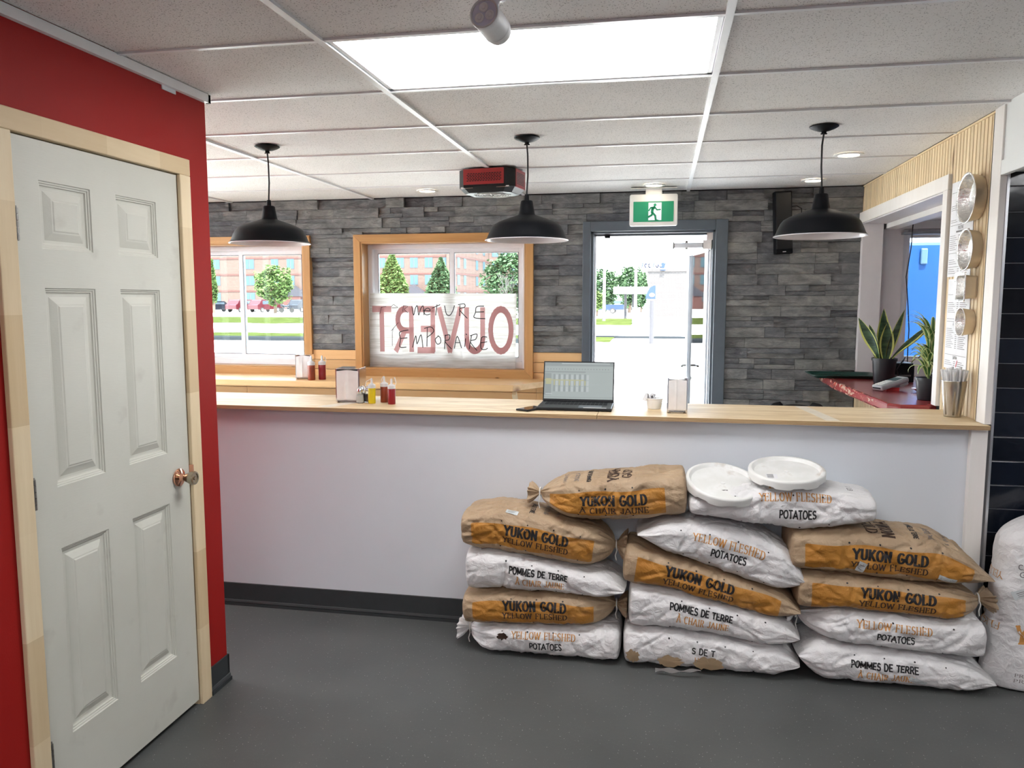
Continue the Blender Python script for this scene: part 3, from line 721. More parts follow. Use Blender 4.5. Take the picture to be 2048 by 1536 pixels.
def slider(n, X, split, name_lbl):
    """cedar cased sliding window with white vinyl frame"""
    x0, x1 = X; o = (x0, YW, WZ[0]); W = struct(empty('window_%d' % n, o))
    for (a, c, d, e, mt) in ((x0, x0 + CW, WZ[0], WZ[1], 'cedar_z'), (x1 - CW, x1, WZ[0], WZ[1], 'cedar_z')):
        b = MB(o); s0 = CW if a == x0 else 0; s1 = 0 if a == x0 else CW   # mitred casing
        xo, xi = (a, c) if a == x0 else (c, a)
        V = [(xo, 0, d), (xi, 0, d + CW), (xi, 0, e - CW), (xo, 0, e)]
        b.add([(p[0], 5.965, p[2]) for p in V] + [(p[0], 6.03, p[2]) for p in V], [(0, 1, 2, 3), (0, 4, 5, 1), (1, 5, 6, 2), (2, 6, 7, 3), (3, 7, 4, 0)])
        b.build('casing', M[mt], W, bevel=.003, fix=True)
    for (d, e) in ((WZ[0], WZ[0] + CW), (WZ[1], WZ[1] - CW)):
        b = MB(o); V = [(x0, 0, d), (x1, 0, d), (x1 - CW, 0, e), (x0 + CW, 0, e)]
        b.add([(p[0], 5.965, p[2]) for p in V] + [(p[0], 6.03, p[2]) for p in V], [(0, 1, 2, 3), (0, 4, 5, 1), (1, 5, 6, 2), (2, 6, 7, 3), (3, 7, 4, 0)])
        b.build('casing', M['cedar_x'], W, bevel=.003, fix=True)
    a, c, d, e = x0 + CW, x1 - CW, WZ[0] + CW, WZ[1] - CW
    b = MB(o); t = .012
    b.box(a - .001, a + t, 5.972, 6.12, d, e); b.box(c - t, c + .001, 5.972, 6.12, d, e); b.build('reveal_lining', M['cedar_z'], W)
    b = MB(o); b.box(a + t, c - t, 5.972, 6.12, e - t, e + .001); b.box(a + t, c - t, 5.972, 6.12, d - .001, d + t); b.build('reveal_lining', M['cedar_x'], W)
    a += t; c -= t; d += t; e -= t
    b = MB(o); framebars(b, a, c, d, e, .038, 6.10, 6.19, .055); b.build('window_frame', M['vinyl'], W, bevel=.003)
    # fixed sash (outer track, left) and sliding sash (inner track, right)
    for (p, q, yy) in ((a + .034, split + .015, 6.145), (split - .015, c - .034, 6.115)):
        b = MB(o); framebars(b, p, q, d + .05, e - .034, .036, yy, yy + .025); s = b.build('sash', M['vinyl'], W, bevel=.002)
        b = MB(o); framebars(b, p + .036, q - .036, d + .086, e - .07, .005, yy - .001, yy + .022); b.build('gasket', M['seal'], s)
        b = MB(o); b.box(p + .034, q - .034, yy + .010, yy + .014, d + .084, e - .068); b.build('pane', M['glass'], s)
    return W
slider(1, W1, -3.495, '')
slider(2, W2, -1.66, '')

# entrance: slate frame, open glazed door, closer
E0 = (-.07, YW, 0); dd = struct(empty('door_2', E0))
for (x0, x1, z0, z1) in ((D2[0], D2[0] + .06, 0, DZ), (D2[1] - .088, D2[1], 0, DZ), (D2[0] + .06, D2[1] - .088, DZ - .075, DZ)):
    b = MB(E0); b.box(x0, x1, 5.968, 6.03, z0, z1); b.build('door_casing', M['darkframe'], dd, bevel=.004)
for (x0, x1, y0, y1, z0, z1, mt) in ((-.545, -.520, 6.0, 6.22, 0, 2.11, 'darkframe'), (.352, .385, 6.0, 6.22, 0, 2.11, 'darkframe'), (-.545, .385, 6.0, 6.22, 2.085, 2.12, 'darkframe'),
                                 (-.521, -.505, 6.06, 6.10, 0, 2.09, 'alu'), (.338, .353, 6.06, 6.10, 0, 2.09, 'alu'), (-.521, .353, 6.06, 6.10, 2.07, 2.086, 'darkframe')):
    b = MB(E0); b.box(x0, x1, y0, y1, z0, z1); b.build('door_jamb' if mt == 'darkframe' else 'door_stop', M[mt], dd, bevel=.002)
b = MB(E0); b.box(-.44, -.40, 6.03, 6.06, 2.055, 2.075); b.build('catch', M['blackmetal'], dd)
b = MB(E0); b.box(-.52, .352, 6.0, 6.22, 0, .02); b.build('threshold', M['alu'], dd)
# leaf swung outward
hx, hy = .345, 6.12; ang = math.radians(98.5)
RL = Matrix.Rotation(ang, 4, 'Z'); TL = Matrix.Translation((hx, hy, 0)) @ RL      # local +x runs from the hinge to the free edge
lf = None
b = MB(E0); b.X = TL
b.box(0, .10, -.022, .022, .02, 2.06); b.box(.76, .85, -.022, .022, .02, 2.06); b.box(.10, .76, -.022, .022, .02, .25); b.box(.10, .76, -.022, .022, 1.96, 2.06)
lf = b.build('door_leaf', M['alu'], dd, bevel=.003)
b = MB(E0); b.X = TL; b.box(.10, .76, -.003, .003, .25, 1.96); b.build('pane', M['glass'], lf)
b = MB(E0); b.X = TL
b.tube([(.80, -.022, 1.03), (.80, -.07, 1.03), (.70, -.07, 1.03)], .010, 10); b.tube([(.80, .022, 1.03), (.80, .07, 1.03), (.70, .07, 1.03)], .010, 10); b.tube([(.80, -.035, .92), (.80, .035, .92)], .014, 12)
b.build('lever_handle', M['darksteel'], lf, smooth=True)
b = MB(E0); b.X = TL; b.box(.02, .07, -.045, -.022, 1.55, 1.75); b.build('hinge', M['blackmetal'], lf)
b = MB(E0); b.box(.075, .285, 6.035, 6.065, 1.975, 2.012); cl = b.build('door_closer', M['alu'], dd, bevel=.004)
b = MB(E0); b.box(.066, .076, 6.032, 6.068, 1.968, 2.018); b.box(.285, .292, 6.032, 6.068, 1.970, 2.016); b.tube([(.165, 6.05, 1.965), (.165, 6.05, 2.028)], .010, 12); b.build('closer_cap', M['darksteel'], cl)
b = MB(E0); b.prism([(.285, 6.03), (.345, 6.02), (.352, 6.06), (.285, 6.07)], 1.965, 2.03); b.prism([(.31, 6.03), (.352, 6.02), (.352, 6.06), (.32, 6.07)], 2.03, 2.085); b.build('closer_bracket', M['steel'], cl)
b = MB(E0); b.cbox((.235, 6.25, 1.955), (.02, .42, .008), Matrix.Rotation(.5, 3, 'Z')); b.build('closer_arm', M['darksteel'], cl)

# ================================================================ LIGHTS THE ROOM HAS, PLUS ADDED UNSEEN PANELS
for (i, k) in sorted(TROFF, key=lambda c: (c != (0, 0), c)):
    x0, x1, y0, y1 = XA + i * 2 * T + .014, XA + (i + 1) * 2 * T - .014, Y0 + k * T + .012, Y0 + (k + 1) * T - .012
    o = ((x0 + x1) / 2, (y0 + y1) / 2, CEIL_Z + .004)
    t = empty('ceiling_light_panel', o)
    tag(t, 'long bright rectangular light panel set in the tiled ceiling' if (i, k) == (0, 0) else {(0, -5): 'unseen light panel added over the middle of the room, behind the door wall trim', (2, -2): 'unseen light panel added in the kitchen ceiling beyond the bulkhead', (-3, 3): 'unseen light panel added over the dining end, behind the red wall', (-3, 1): 'unseen light panel added over the passage left of the counter, behind the red wall', (0, -8): 'unseen light panel added farthest back in the room'}[(i, k)], 'ceiling light', 'light panels in the tiled ceiling')
    b = MB(o); framebars(b, x0, x1, y0, y1, .014, 0, 1)
    b = MB(o)
    for (a, c, d, e) in ((x0, x0 + .016, y0, y1), (x1 - .016, x1, y0, y1), (x0, x1, y0, y0 + .014), (x0, x1, y1 - .014, y1)): b.box(a, c, d, e, CEIL_Z + .004, CEIL_Z + .03)
    b.build('frame', M['tbar'], t)
    b = MB(o); b.box(x0 + .016, x1 - .016, y0 + .014, y1 - .014, CEIL_Z + .012, CEIL_Z + .02); b.build('diffuser', M['lightpanel'], t)

def downlight(x, y, lbl):
    o = (x, y, CEIL_Z); t = tag(empty('recessed_light', o), lbl, 'ceiling light', 'small recessed ceiling lights')
    b = MB(o); b.lathe([(.078, .003), (.078, -.003), (.070, -.006), (.056, -.003), (.054, .004)], o, 32); b.build('trim_ring', M['whiteplastic'], t, smooth=True)
    b = MB(o); b.lathe([(0, .0005), (.055, .0005)], o, 32); b.build('lens', M['downlens'], t)
downlight(-1.71, 5.637, 'small round recessed light glowing left of the red ceiling heater')
downlight(-.077, 5.654, 'small round recessed light glowing just above the green exit sign')
downlight(.989, 4.692, 'larger looking recessed light glowing right of the right pendant cord')
downlight(.975, 5.636, 'small round recessed light half behind the right pendant cord')

# black barn pendants
def pendant(x, y, lbl, lean=0.):
    o = (x, y, CEIL_Z); t = tag(empty('pendant_lamp', o), lbl, 'pendant lamp', 'black pendant lamps over the counter')
    b = MB(o); b.lathe([(0, -.0325), (.010, -.032), (.012, -.022), (.030, -.018), (.052, -.009), (.064, -.002), (.064, .001)], o, 36)
    b.tube([(x - .014, y, CEIL_Z - .032), (x + .014, y, CEIL_Z - .032)], .003, 8); b.build('canopy', M['blackmetal'], t, smooth=True)
    zt, zr = 2.080, 1.886
    b = MB(o); b.tube([(x, y, CEIL_Z - .03), (x + .004 + lean, y, 2.30), (x + .005 + lean, y, 2.2), (x, y, 2.12), (x, y, zt + .01)], .0042, 8); b.build('cord', M['cable'], t, smooth=True)
    c = (x, y, 0)
    prof = [(.0, zt + .002), (.026, zt), (.030, zt - .004), (.034, zt - .030), (.041, zt - .066), (.044, zt - .070), (.060, zt - .076), (.100, zt - .089), (.140, zt - .104), (.164, zt - .118), (.176, zt - .132), (.187, zt - .155), (.196, zt - .178), (.199, zr + .010), (.207, zr + .002)]
    b = MB(o); b.lathe(prof, c, 56); b.lathe([(.010, zt + .03), (.012, zt + .002), (.0, zt + .002)], c, 16); sh = b.build('lamp_shade', M['blackmetal'], t, smooth=True)
    inn = [(.207, zr + .002), (.2085, zr - .001), (.206, zr - .002), (.197, zr + .006), (.193, zt - .177), (.184, zt - .155), (.173, zt - .133), (.161, zt - .121), (.138, zt - .107), (.1, zt - .092), (.05, zt - .079), (.038, zt - .068), (.0, zt - .060)]
    b = MB(o); b.lathe(inn, c, 56); b.build('enamel_inside', M['enamel'], t, smooth=True)
    b = MB(o); b.lathe([(.015, zt - .06), (.018, zt - .085), (.030, zt - .12), (.031, zt - .135), (.022, zt - .156), (0, zt - .162)], c, 20); b.build('bulb', M['frost'], t, smooth=True)
pendant(-2.037, 3.871, 'black dome pendant lamp hanging before the left window')
pendant(-.672, 3.905, 'black dome pendant lamp hanging beside the red ceiling heater')
pendant(.713, 3.913, 'black dome pendant lamp hanging before the black wall speaker', -.010)

# white spotlight head
o = (-.452, 2.10, CEIL_Z); t = tag(empty('spotlight', o), 'white track spotlight, unlit, hanging before the bright ceiling panel', 'spotlight')
pc = Vector((-.460, 2.10, 2.320)); dirv = (Vector((-.16, -.97, .14))).normalized()
R = Vector((0, 0, 1)).rotation_difference(dirv).to_matrix()
b = MB(o); b.lathe([(0, -.078), (.022, -.077), (.034, -.068), (.0375, -.052), (.0385, .028), (.0395, .030), (.0395, .044), (.0375, .046), (.034, .044), (.034, .040)], pc, 40, R); b.lathe([(.0388, -.040), (.0391, -.038), (.0388, -.036)], pc, 40, R)
M['matt'] = plain('matt white paint', (.60, .60, .60), .6, spec=.25)
hd = b.build('lamp_head', M['matt'], t, smooth=True)
b = MB(o); b.lathe([(0, .040), (.034, .040)], pc, 40, R)
lensplate = b.build('lens_plate', plain('grey lens plate', (.62, .63, .74), .35), hd)
b = MB(o)
for a in (90, 210, 330):
    q = pc + R @ Vector((.0165 * math.cos(math.radians(a)), .0165 * math.sin(math.radians(a)), .040))
    b.lathe([(.0125, 0), (.0125, .003), (.010, .005), (.006, .0025), (.005, .004), (0, .0045)], q, 24, R)
b.build('small_lens', M['frost'], hd, smooth=True)
b = MB(o); b.tube([pc + Vector((.006, .01, .03)), pc + Vector((.012, .012, .06)), (o[0] + .01, o[1], CEIL_Z + .001)], .013, 16); b.lathe([(.03, .0), (.03, -.008), (.014, -.010)], (o[0] + .01, o[1], CEIL_Z), 24); b.build('stem', M['enamel'], t, smooth=True)

# red and black ceiling heater
o = (-1.055, 4.80, CEIL_Z); t = tag(empty('ceiling_heater', o, 0), 'red and black fan heater mounted under the ceiling tiles', 'heater')
x0, x1, y0, y1, zt, zb = -1.235, -.875, 4.70, 4.98, CEIL_Z - .006, CEIL_Z - .125
RH = Matrix.Translation(Vector(o)) @ Matrix.Rotation(math.radians(-8), 4, 'Z') @ Matrix.Translation(-Vector(o))
def hb(): q = MB(o); q.X = RH; return q
b = hb(); ch = .045
b.prism([(x0 + ch, y0), (x1 - ch, y0), (x1, y0 + ch), (x1, y1 - ch), (x1 - ch, y1), (x0 + ch, y1), (x0, y1 - ch), (x0, y0 + ch)], zb + .012, zt)
b.add([(x0 + ch, y0, zb + .012), (x1 - ch, y0, zb + .012), (x1, y0 + ch, zb + .012), (x1, y1 - ch, zb + .012), (x1 - ch, y1, zb + .012), (x0 + ch, y1, zb + .012), (x0, y1 - ch, zb + .012), (x0, y0 + ch, zb + .012),
       (x0 + .07, y0 + .03, zb - .02), (x1 - .07, y0 + .03, zb - .02), (x1 - .03, y0 + .07, zb - .02), (x1 - .03, y1 - .07, zb - .02), (x1 - .07, y1 - .03, zb - .02), (x0 + .07, y1 - .03, zb - .02), (x0 + .03, y1 - .07, zb - .02), (x0 + .03, y0 + .07, zb - .02)],
      [(i, (i + 1) % 8, 8 + (i + 1) % 8, 8 + i) for i in range(8)] + [tuple(range(8, 16))])
hbody = b.build('body', M['black'], t, bevel=.003)
b = hb(); b.box(x0 + ch, x1 - ch - .01, y0 - .004, y0 + .004, zb + .026, zt); b.build('front_panel', M['redpaint'], t, bevel=.002)
b = hb(); b.box(x1 - .003, x1 + .004, y0 + ch + .01, y1 - ch, zb + .01, zt); b.build('side_panel', M['redpaint'], t, bevel=.002)
b = hb(); b.box(x0 - .004, x0 + .003, y0 + ch + .01, y1 - ch, zb + .01, zt); b.build('side_panel', M['redpaint'], t, bevel=.002)
for r_ in range(5):
    for c_ in range(11):
        pass
b = hb()
for r_ in range(6):
    for c_ in range(13):
        xx = x0 + .068 + c_ * .017 + (r_ % 2) * .006; z_ = zb + .045 + r_ * .0085; b.box(xx, xx + .012, y0 - .0052, y0 - .0038, z_, z_ + .0045)
for r_ in range(8): b.box(x1 + .0038, x1 + .0052, y0 + .07, y1 - .07, zb + .03 + r_ * .009, zb + .034 + r_ * .009)
ob = b.build('vent_slots', M['black'], t); ob['kind'] = 'stuff'
for sx in (-1, 1):
    b = hb(); cx_ = (x0 + x1) / 2 + sx * .115
    b.box(cx_ - .04, cx_ + .04, y0 + .004, y0 + .03, zb + .006, zb + .014); b.build('corner_bracket', M['chrome'], t, bevel=.001)
b = hb()
for k in range(6):
    rr = .03 + k * .016; b.tube([((x0 + x1) / 2 + rr * math.cos(a * PI / 12), (y0 + y1) / 2 + rr * math.sin(a * PI / 12), zb - .024) for a in range(25)], .0018, 6)
for k in range(8): a = k * PI / 4 + .2; b.tube([((x0 + x1) / 2 + .02 * math.cos(a), (y0 + y1) / 2 + .02 * math.sin(a), zb - .026), ((x0 + x1) / 2 + .115 * math.cos(a), (y0 + y1) / 2 + .115 * math.sin(a), zb - .022)], .0022, 6)
b.build('fan_guard', M['darksteel'], t, smooth=True)

# exit sign
o = (-.078, 5.80, CEIL_Z); t = tag(empty('exit_sign', o), 'green running man exit sign hung above the entrance', 'exit sign')
sx0, sx1, sz0, sz1, sy = -.247, .091, 2.118, 2.340, 5.78
def rounded(x0, x1, z0, z1, r, n=5):
    P = []
    for (cx, cz, a) in ((x1 - r, z1 - r, 0), (x0 + r, z1 - r, 90), (x0 + r, z0 + r, 180), (x1 - r, z0 + r, 270)):
        P += arc(cx, cz, r, r, a, a + 90, n)
    return P
def yprism(b, P, y0, y1, m=None):
    n = len(P); b.add([(x, y0, z) for x, z in P] + [(x, y1, z) for x, z in P], [tuple(range(n)), tuple(range(n, 2 * n))[::-1]] + [(i, (i + 1) % n, n + (i + 1) % n, n + i) for i in range(n)], m)
b = MB(o); yprism(b, rounded(sx0, sx1, sz0, sz1, .014), sy, sy + .045); b.build('housing', M['whiteplastic'], t, bevel=.004, fix=True)
b = MB(o); b.box(-.135, -.02, 5.79, 5.82, 2.335, CEIL_Z); b.box(-.24, .085, 5.76, 5.84, CEIL_Z - .006, CEIL_Z); b.build('mount', M['whiteplastic'], t, bevel=.002)
gx0, gx1, gz0, gz1 = sx0 + .028, sx1 - .028, sz0 + .028, sz1 - .052
b = MB(o); b.box(gx0, gx1, sy - .003, sy + .002, gz0, gz1); gp = b.build('green_panel', M['exitgreen'], t)
dx0 = gx0 + (gx1 - gx0) * .36; dx1 = gx0 + (gx1 - gx0) * .70; dz1 = gz1 - .008; y_ = sy - .0045
b = MB(o); b.add([(dx0 + .004, y_, gz0 + .010), (dx1, y_, gz0 + .010), (dx1, y_, dz1), (dx0 + .004, y_, dz1)], [(0, 1, 2, 3)]); b.build('doorway_symbol', M['exitwhite'], gp)
def figure_xz(b, polys, ox, oz, s, y):
    for pts, w_ in polys:
        for q in stroke_quads([(pts, w_, False)], 5): b.add([(ox + a * s, y, oz + c * s) for a, c in q], [(0, 1, 2, 3)])
man = [([(.58, .80), (.46, .70), (.44, .50)], .15), ([(.46, .50), (.42, .34), (.24, .24), (.02, .24)], .11), ([(.46, .48), (.62, .30), (.66, .04), (.78, .0)], .11),
       ([(.56, .80), (.36, .78), (.24, .60)], .075), ([(.58, .80), (.72, .64), (.92, .66)], .075)]
b = MB(o); s_ = (dz1 - gz0 - .004); ox = dx0 - .022; figure_xz(b, man, ox, gz0 + .006, s_ * .92, y_ - .001)
for q in [arc(.60, .93, .085, .085, 0, 360, 20)]: b.add([(ox + a * s_ * .92, y_ - .001, gz0 + .006 + c * s_ * .92) for a, c in q[:-1]], [tuple(range(20))])
b.build('running_man_symbol', M['exitgreen'], gp)

# wall speaker
o = (.825, 5.93, 2.14); t = tag(empty('wall_speaker', o), 'tall slim black speaker mounted high on the stone wall', 'speaker')
b = MB(o); RS = Matrix.Rotation(math.radians(-3), 4, 'Y'); b.X = Matrix.Translation(o) @ RS @ Matrix.Rotation(math.radians(8), 4, 'Z')
b.prism([(-.062, -.035), (.062, -.035), (.058, .035), (-.058, .035)], -.225, .215); b.build('cabinet', M['blackmetal'], t, bevel=.008)
b = MB(o); b.X = Matrix.Translation(o) @ RS @ Matrix.Rotation(math.radians(8), 4, 'Z'); b.box(-.055, .055, -.043, -.034, -.19, .205); b.build('grille', M['black'], t, bevel=.004)
b = MB(o); b.X = Matrix.Translation(o) @ RS @ Matrix.Rotation(math.radians(8), 4, 'Z'); b.box(-.012, .012, -.0365, -.034, -.212, -.207); b.build('badge', M['alu'], t)
b = MB(o); b.tube([(.87, 5.95, 2.25), (.92, 5.94, 2.255), (.955, 5.95, 2.235), (.96, 5.97, 2.19), (.90, 5.98, 2.10), (.84, 5.98, 2.05)], .004, 8); b.build('cable', M['cable'], t, smooth=True)

# plywood counter, two lengths
def plywood(x0, x1, lbl, name='counter_board'):
    b = MB((x0, 3.58, 1.0445)); b.box(x0, x1, 3.58, 4.08, 1.0445, 1.064)
    ob = b.build(name, M['ply'], bevel=.0012); tag(ob, lbl, 'counter', 'plywood lengths of the counter'); return ob
cb1 = plywood(-5.0, -.288, 'longer plywood counter length under the condiments and napkin holder')
cb2 = plywood(-.286, 1.366, 'shorter plywood counter length under the steel cup and laptop')
for cbx, pts in ((cb2, ((.655, 4.07), (.715, 4.07), (.775, 3.60), (.715, 3.60))), (cb1, ((-1.50, 4.07), (-1.42, 4.07), (-1.60, 3.60), (-1.68, 3.60)))):
    b = MB(tuple(cbx.location)); b.add([(x, y, 1.0646) for x, y in pts], [(0, 1, 2, 3)]); b.build('pale_patch', plain('worn pale strip', (.74, .66, .54), .5, var=.1, nscale=30), cbx)

# bar ledge under the windows
b = MB((-2.9, 5.75, .935)); b.prism([(-4.95, 5.505), (-1.045, 5.505), (-.78, 5.985), (-4.95, 5.985)], .935, .980)
tag(b.build('bar_ledge', M['ledge'], bevel=.004), 'varnished pine bar ledge under the windows', 'shelf')
b = MB((-1.0, 5.7, .78)); b.cbox((-1.055, 5.755, .745), (.03, .045, .46), Matrix.Rotation(math.radians(42), 3, 'X'))
tag(b.build('ledge_bracket', M['pinepale'], bevel=.002), 'slanted pine brace holding up the end of the bar ledge', 'bracket')

# red counter in the serving opening
o = (1.108, 4.25, 1.06)
P_ = [(1.125, 5.93), (1.108, 5.4), (1.150, 4.315), (1.20, 4.262), (1.365, 4.255), (1.365, 4.315), (1.395, 4.315), (2.02, 4.315), (2.02, 5.98), (1.30, 5.98), (1.30, 5.985), (1.125, 5.985)]
b = MB(o); P_ = [(1.125, 5.962), (1.108, 5.4), (1.150, 4.315), (1.20, 4.258), (1.350, 4.258), (1.350, 4.31), (2.02, 4.31), (2.02, 5.92), (1.350, 5.92), (1.350, 5.962)]
b.prism(P_, 1.008, 1.060)
tag(b.build('serving_counter', M['redcounter'], bevel=.012), 'worn red counter with chipped edge in the serving opening', 'counter')

# ---------------------------------------------------------------- things on the plywood counter
def napkin_holder(x, y, z, rz, lbl, w_=.118, h=.172, d=.10, small=False):
    o = (x, y, z); t = tag(empty('napkin_dispenser', o, 0), lbl, 'napkin dispenser', 'napkin dispensers')
    X = Matrix.Translation(o) @ Matrix.Rotation(rz, 4, 'Z')
    def nb(): q = MB(o); q.X = X; return q
    b = nb(); th = .002
    b.box(-w_ / 2, -w_ / 2 + th, -d / 2, d / 2, .004, h); b.box(w_ / 2 - th, w_ / 2, -d / 2, d / 2, .004, h); b.box(-w_ / 2, w_ / 2, -d / 2, d / 2, h - th, h); b.box(-w_ / 2, w_ / 2, -d / 2, d / 2, .004, .007)
    for sx in (-1, 1):
        b.box(min(sx * w_ / 2, sx * (w_ / 2 - .009)), max(sx * w_ / 2, sx * (w_ / 2 - .009)), -d / 2 - .001, -d / 2 + .001, .004, h); b.box(min(sx * w_ / 2, sx * (w_ / 2 - .009)), max(sx * w_ / 2, sx * (w_ / 2 - .009)), d / 2 - .001, d / 2 + .001, .004, h)
    b.build('case', M['chrome'], t, bevel=.001)
    b = nb()
    def fn(u, v):
        xx = (u - .5) * (w_ - .012); zz = .014 + v * (h - .020)
        sag = (math.cos((u - .5) * PI * 2) * .5 - .5) * .006 * (v > .9) 
        return (xx, -d / 2 - .002 - .005 * math.sin(v * PI) + .0015 * math.sin(u * 9 + v * 4) - (.003 if .42 < u < .5 else 0), zz + sag + (.003 * math.sin(u * PI) if v < .05 else 0))
    b.grid(fn, 14, 12); b.box(-w_ / 2 + .008, w_ / 2 - .008, -d / 2 + .004, d / 2 - .01, .010, h - .012); b.build('napkins', M['napkin'], t, smooth=True)
    for sx in (-1, 1):
        for sy in (-1, 1): b = nb(); b.box(sx * (w_ / 2 - .012) - .006, sx * (w_ / 2 - .012) + .006, sy * (d / 2 - .012) - .006, sy * (d / 2 - .012) + .006, 0, .005); b.build('foot', M['black'], t)
    return t
napkin_holder(-1.592, 3.845, 1.064, math.radians(8), 'chrome napkin dispenser beside the salt and pepper shakers on the counter', .125, .176, .14)
napkin_holder(.075, 3.745, 1.064, math.radians(2), 'chrome napkin dispenser standing right of the laptop', .094, .166, .07)
napkin_holder(-2.735, 5.69, .980, math.radians(14), 'chrome napkin dispenser on the ledge between the windows', .12, .19, .12)

def squeeze(x, y, z, sauce, lbl, strap=0, s=1.):
    o = (x, y, z); t = tag(empty('squeeze_bottle', o), lbl, 'squeeze bottle', 'squeeze bottles of sauce')
    r, h = .0185 * s, .078 * s
    b = MB(o); b.lathe([(0, .001), (r * .92, .001), (r, .005), (r, h - .004), (r * .9, h), (0, h)], o, 28); b.build('bottle_body', M[sauce], t, smooth=True)
    b = MB(o); b.lathe([(r * 1.02, h - .002), (r * 1.02, h + .013 * s), (r * .55, h + .018 * s), (.0055 * s, h + .022 * s), (.0048 * s, h + .040 * s), (.0030 * s, h + .046 * s), (0, h + .046 * s)], o, 24)
    cap = b.build('nozzle_cap', M['frost'], t, smooth=True)
    b = MB(o); zc = z + h
    if strap == 1: b.tube([(x + r * .9, y, zc + .004), (x + r * 1.25, y, zc + .03), (x + r * .95, y, zc + .050), (x + r * .8, y, zc + .054)], [.0016, .0016, .0022, .005], 8)
    elif strap == -1: b.tube([(x - r, y, zc + .004), (x - r * 1.8, y, zc + .008), (x - r * 1.5, y, zc + .030), (x - r * .6, y, zc + .040), (x, y, zc + .044)], [.0016, .0016, .0016, .0018, .004], 8)
    else: b.tube([(x - r * .5, y, zc + .016), (x - r * .75, y, zc + .034), (x - r * .2, y, zc + .050), (x, y, zc + .049)], [.0016, .0016, .002, .004], 8)
    b.build('cap_strap', M['frost'], cap, smooth=True)
squeeze(-1.452, 3.775, 1.064, 'mustard', 'yellow mustard squeeze bottle on the plywood counter', -1, 1.05)
squeeze(-1.405, 3.83, 1.064, 'brownsauce', 'brown sauce squeeze bottle between the yellow and red ones on the counter', 0, 1.08)
squeeze(-1.342, 3.765, 1.064, 'ketchup', 'red ketchup squeeze bottle at the right of its trio on the counter', 1, 1.05)
squeeze(-2.630, 5.58, .980, 'brownsauce', 'brown sauce squeeze bottle on the ledge between the windows', 0, 1.5)
squeeze(-2.565, 5.63, .980, 'ketchup', 'dark red squeeze bottle on the ledge between the windows', 1, 1.5)

def shaker(x, y, z, fill, lbl):
    o = (x, y, z); t = tag(empty('shaker', o), lbl, 'shaker', 'glass shakers with metal tops')
    def flute(a, i): return 1 + .03 * math.cos(10 * a)
    b = MB(o); b.lathe([(0, .001), (.018, .001), (.0195, .006), (.0195, .022), (.0165, .045), (.0135, .058), (.0135, .062)], o, 40, wave=flute); b.build('glass_body', M['jar'], t, smooth=True)
    b = MB(o); b.lathe([(0, .004), (.0165, .005), (.0170, .022), (.0145, .042), (.0, .044)], o, 24); b.build('contents', M[fill], t, smooth=True)
    b = MB(o); b.lathe([(.0150, .058), (.0155, .062), (.0150, .070), (.0120, .078), (.005, .082), (0, .083)], o, 28); b.build('metal_top', M['chrome'], t, smooth=True)
shaker(-1.516, 3.775, 1.064, 'salt', 'glass salt shaker in front, beside the mustard bottle')
shaker(-1.487, 3.815, 1.064, 'pepper', 'dark pepper shaker just behind the salt shaker')
shaker(-1.530, 3.84, 1.064, 'pepper', 'pepper shaker against the side of the napkin dispenser')

# laptop and phone
o = (-.41, 3.85, 1.064); t = tag(empty('laptop', o), 'open black laptop showing a spreadsheet on the counter', 'laptop')
X = Matrix.Translation(o) @ Matrix.Rotation(math.radians(1.0), 4, 'Z')
def lb(): q = MB(o); q.X = X; return q
W_, D_ = .36, .245
b = lb(); b.box(-W_ / 2, W_ / 2, -.165, D_ - .165, .003, .016); b.build('base', M['black'], t, bevel=.003)
b = lb(); b.box(-W_ / 2 + .025, W_ / 2 - .025, -.045, .065, .016, .0164); kb = b.build('keyboard', plain('keyboard well', (.02, .021, .025), .5), t)
b = lb()
for r_ in range(5):
    for c_ in range(15): b.box(-W_ / 2 + .028 + c_ * .0204, -W_ / 2 + .028 + c_ * .0204 + .0172, -.043 + r_ * .0215, -.043 + r_ * .0215 + .0175, .0164, .0176)
ob = b.build('keys', M['blackmetal'], kb); ob['kind'] = 'stuff'
b = lb(); b.box(.02, .13, -.150, -.065, .016, .0163); b.build('touchpad', M['darkframe'], t)
b = lb(); b.box(.045, .155, -.156, -.143, .0162, .0166); b.build('palm_rest_sticker', M['whiteplastic'], t)
tl = math.radians(14); hy_ = D_ - .165 - .004
XL = X @ Matrix.Translation((0, hy_, .016)) @ Matrix.Rotation(-tl, 4, 'X')
def sb(): q = MB(o); q.X = XL; return q
b = sb(); b.box(-W_ / 2, W_ / 2, 0, .006, 0, .205); lid = b.build('screen_lid', M['black'], t, bevel=.002)
b = sb(); sw0, sw1, sh0, sh1 = -W_ / 2 + .006, W_ / 2 - .006, .012, .199; b.box(sw0, sw1, -.0008, .0002, sh0, sh1); scr = b.build('screen', M['screen'], lid)
def cell(b, u0, u1, v0, v1, e, m=None): b.add([(sw0 + (sw1 - sw0) * u, -.0008 - e, sh0 + (sh1 - sh0) * v) for u, v in ((u0, v0), (u1, v0), (u1, v1), (u0, v1))], [(0, 1, 2, 3)], m)
b = sb()
cell(b, 0, 1, .90, 1, .0004); cell(b, 0, .6, .72, .76, .0004); cell(b, 0, .10, .10, .70, .0004)
for k in range(7): cell(b, .13 + k * .075, .16 + k * .075, .20, .68, .0004)
cell(b, .6, 1, .745, .752, .0004); cell(b, 0, 1, .04, .055, .0004)
for k in range(22): cell(b, .04 + k * .042, .055 + k * .042, .80, .835, .0006)
for k in range(9): cell(b, .04 + k * .06, .075 + k * .06, .92, .95, .0006)
b.build('screen_columns', M['scr_dark'], scr)
b = sb()
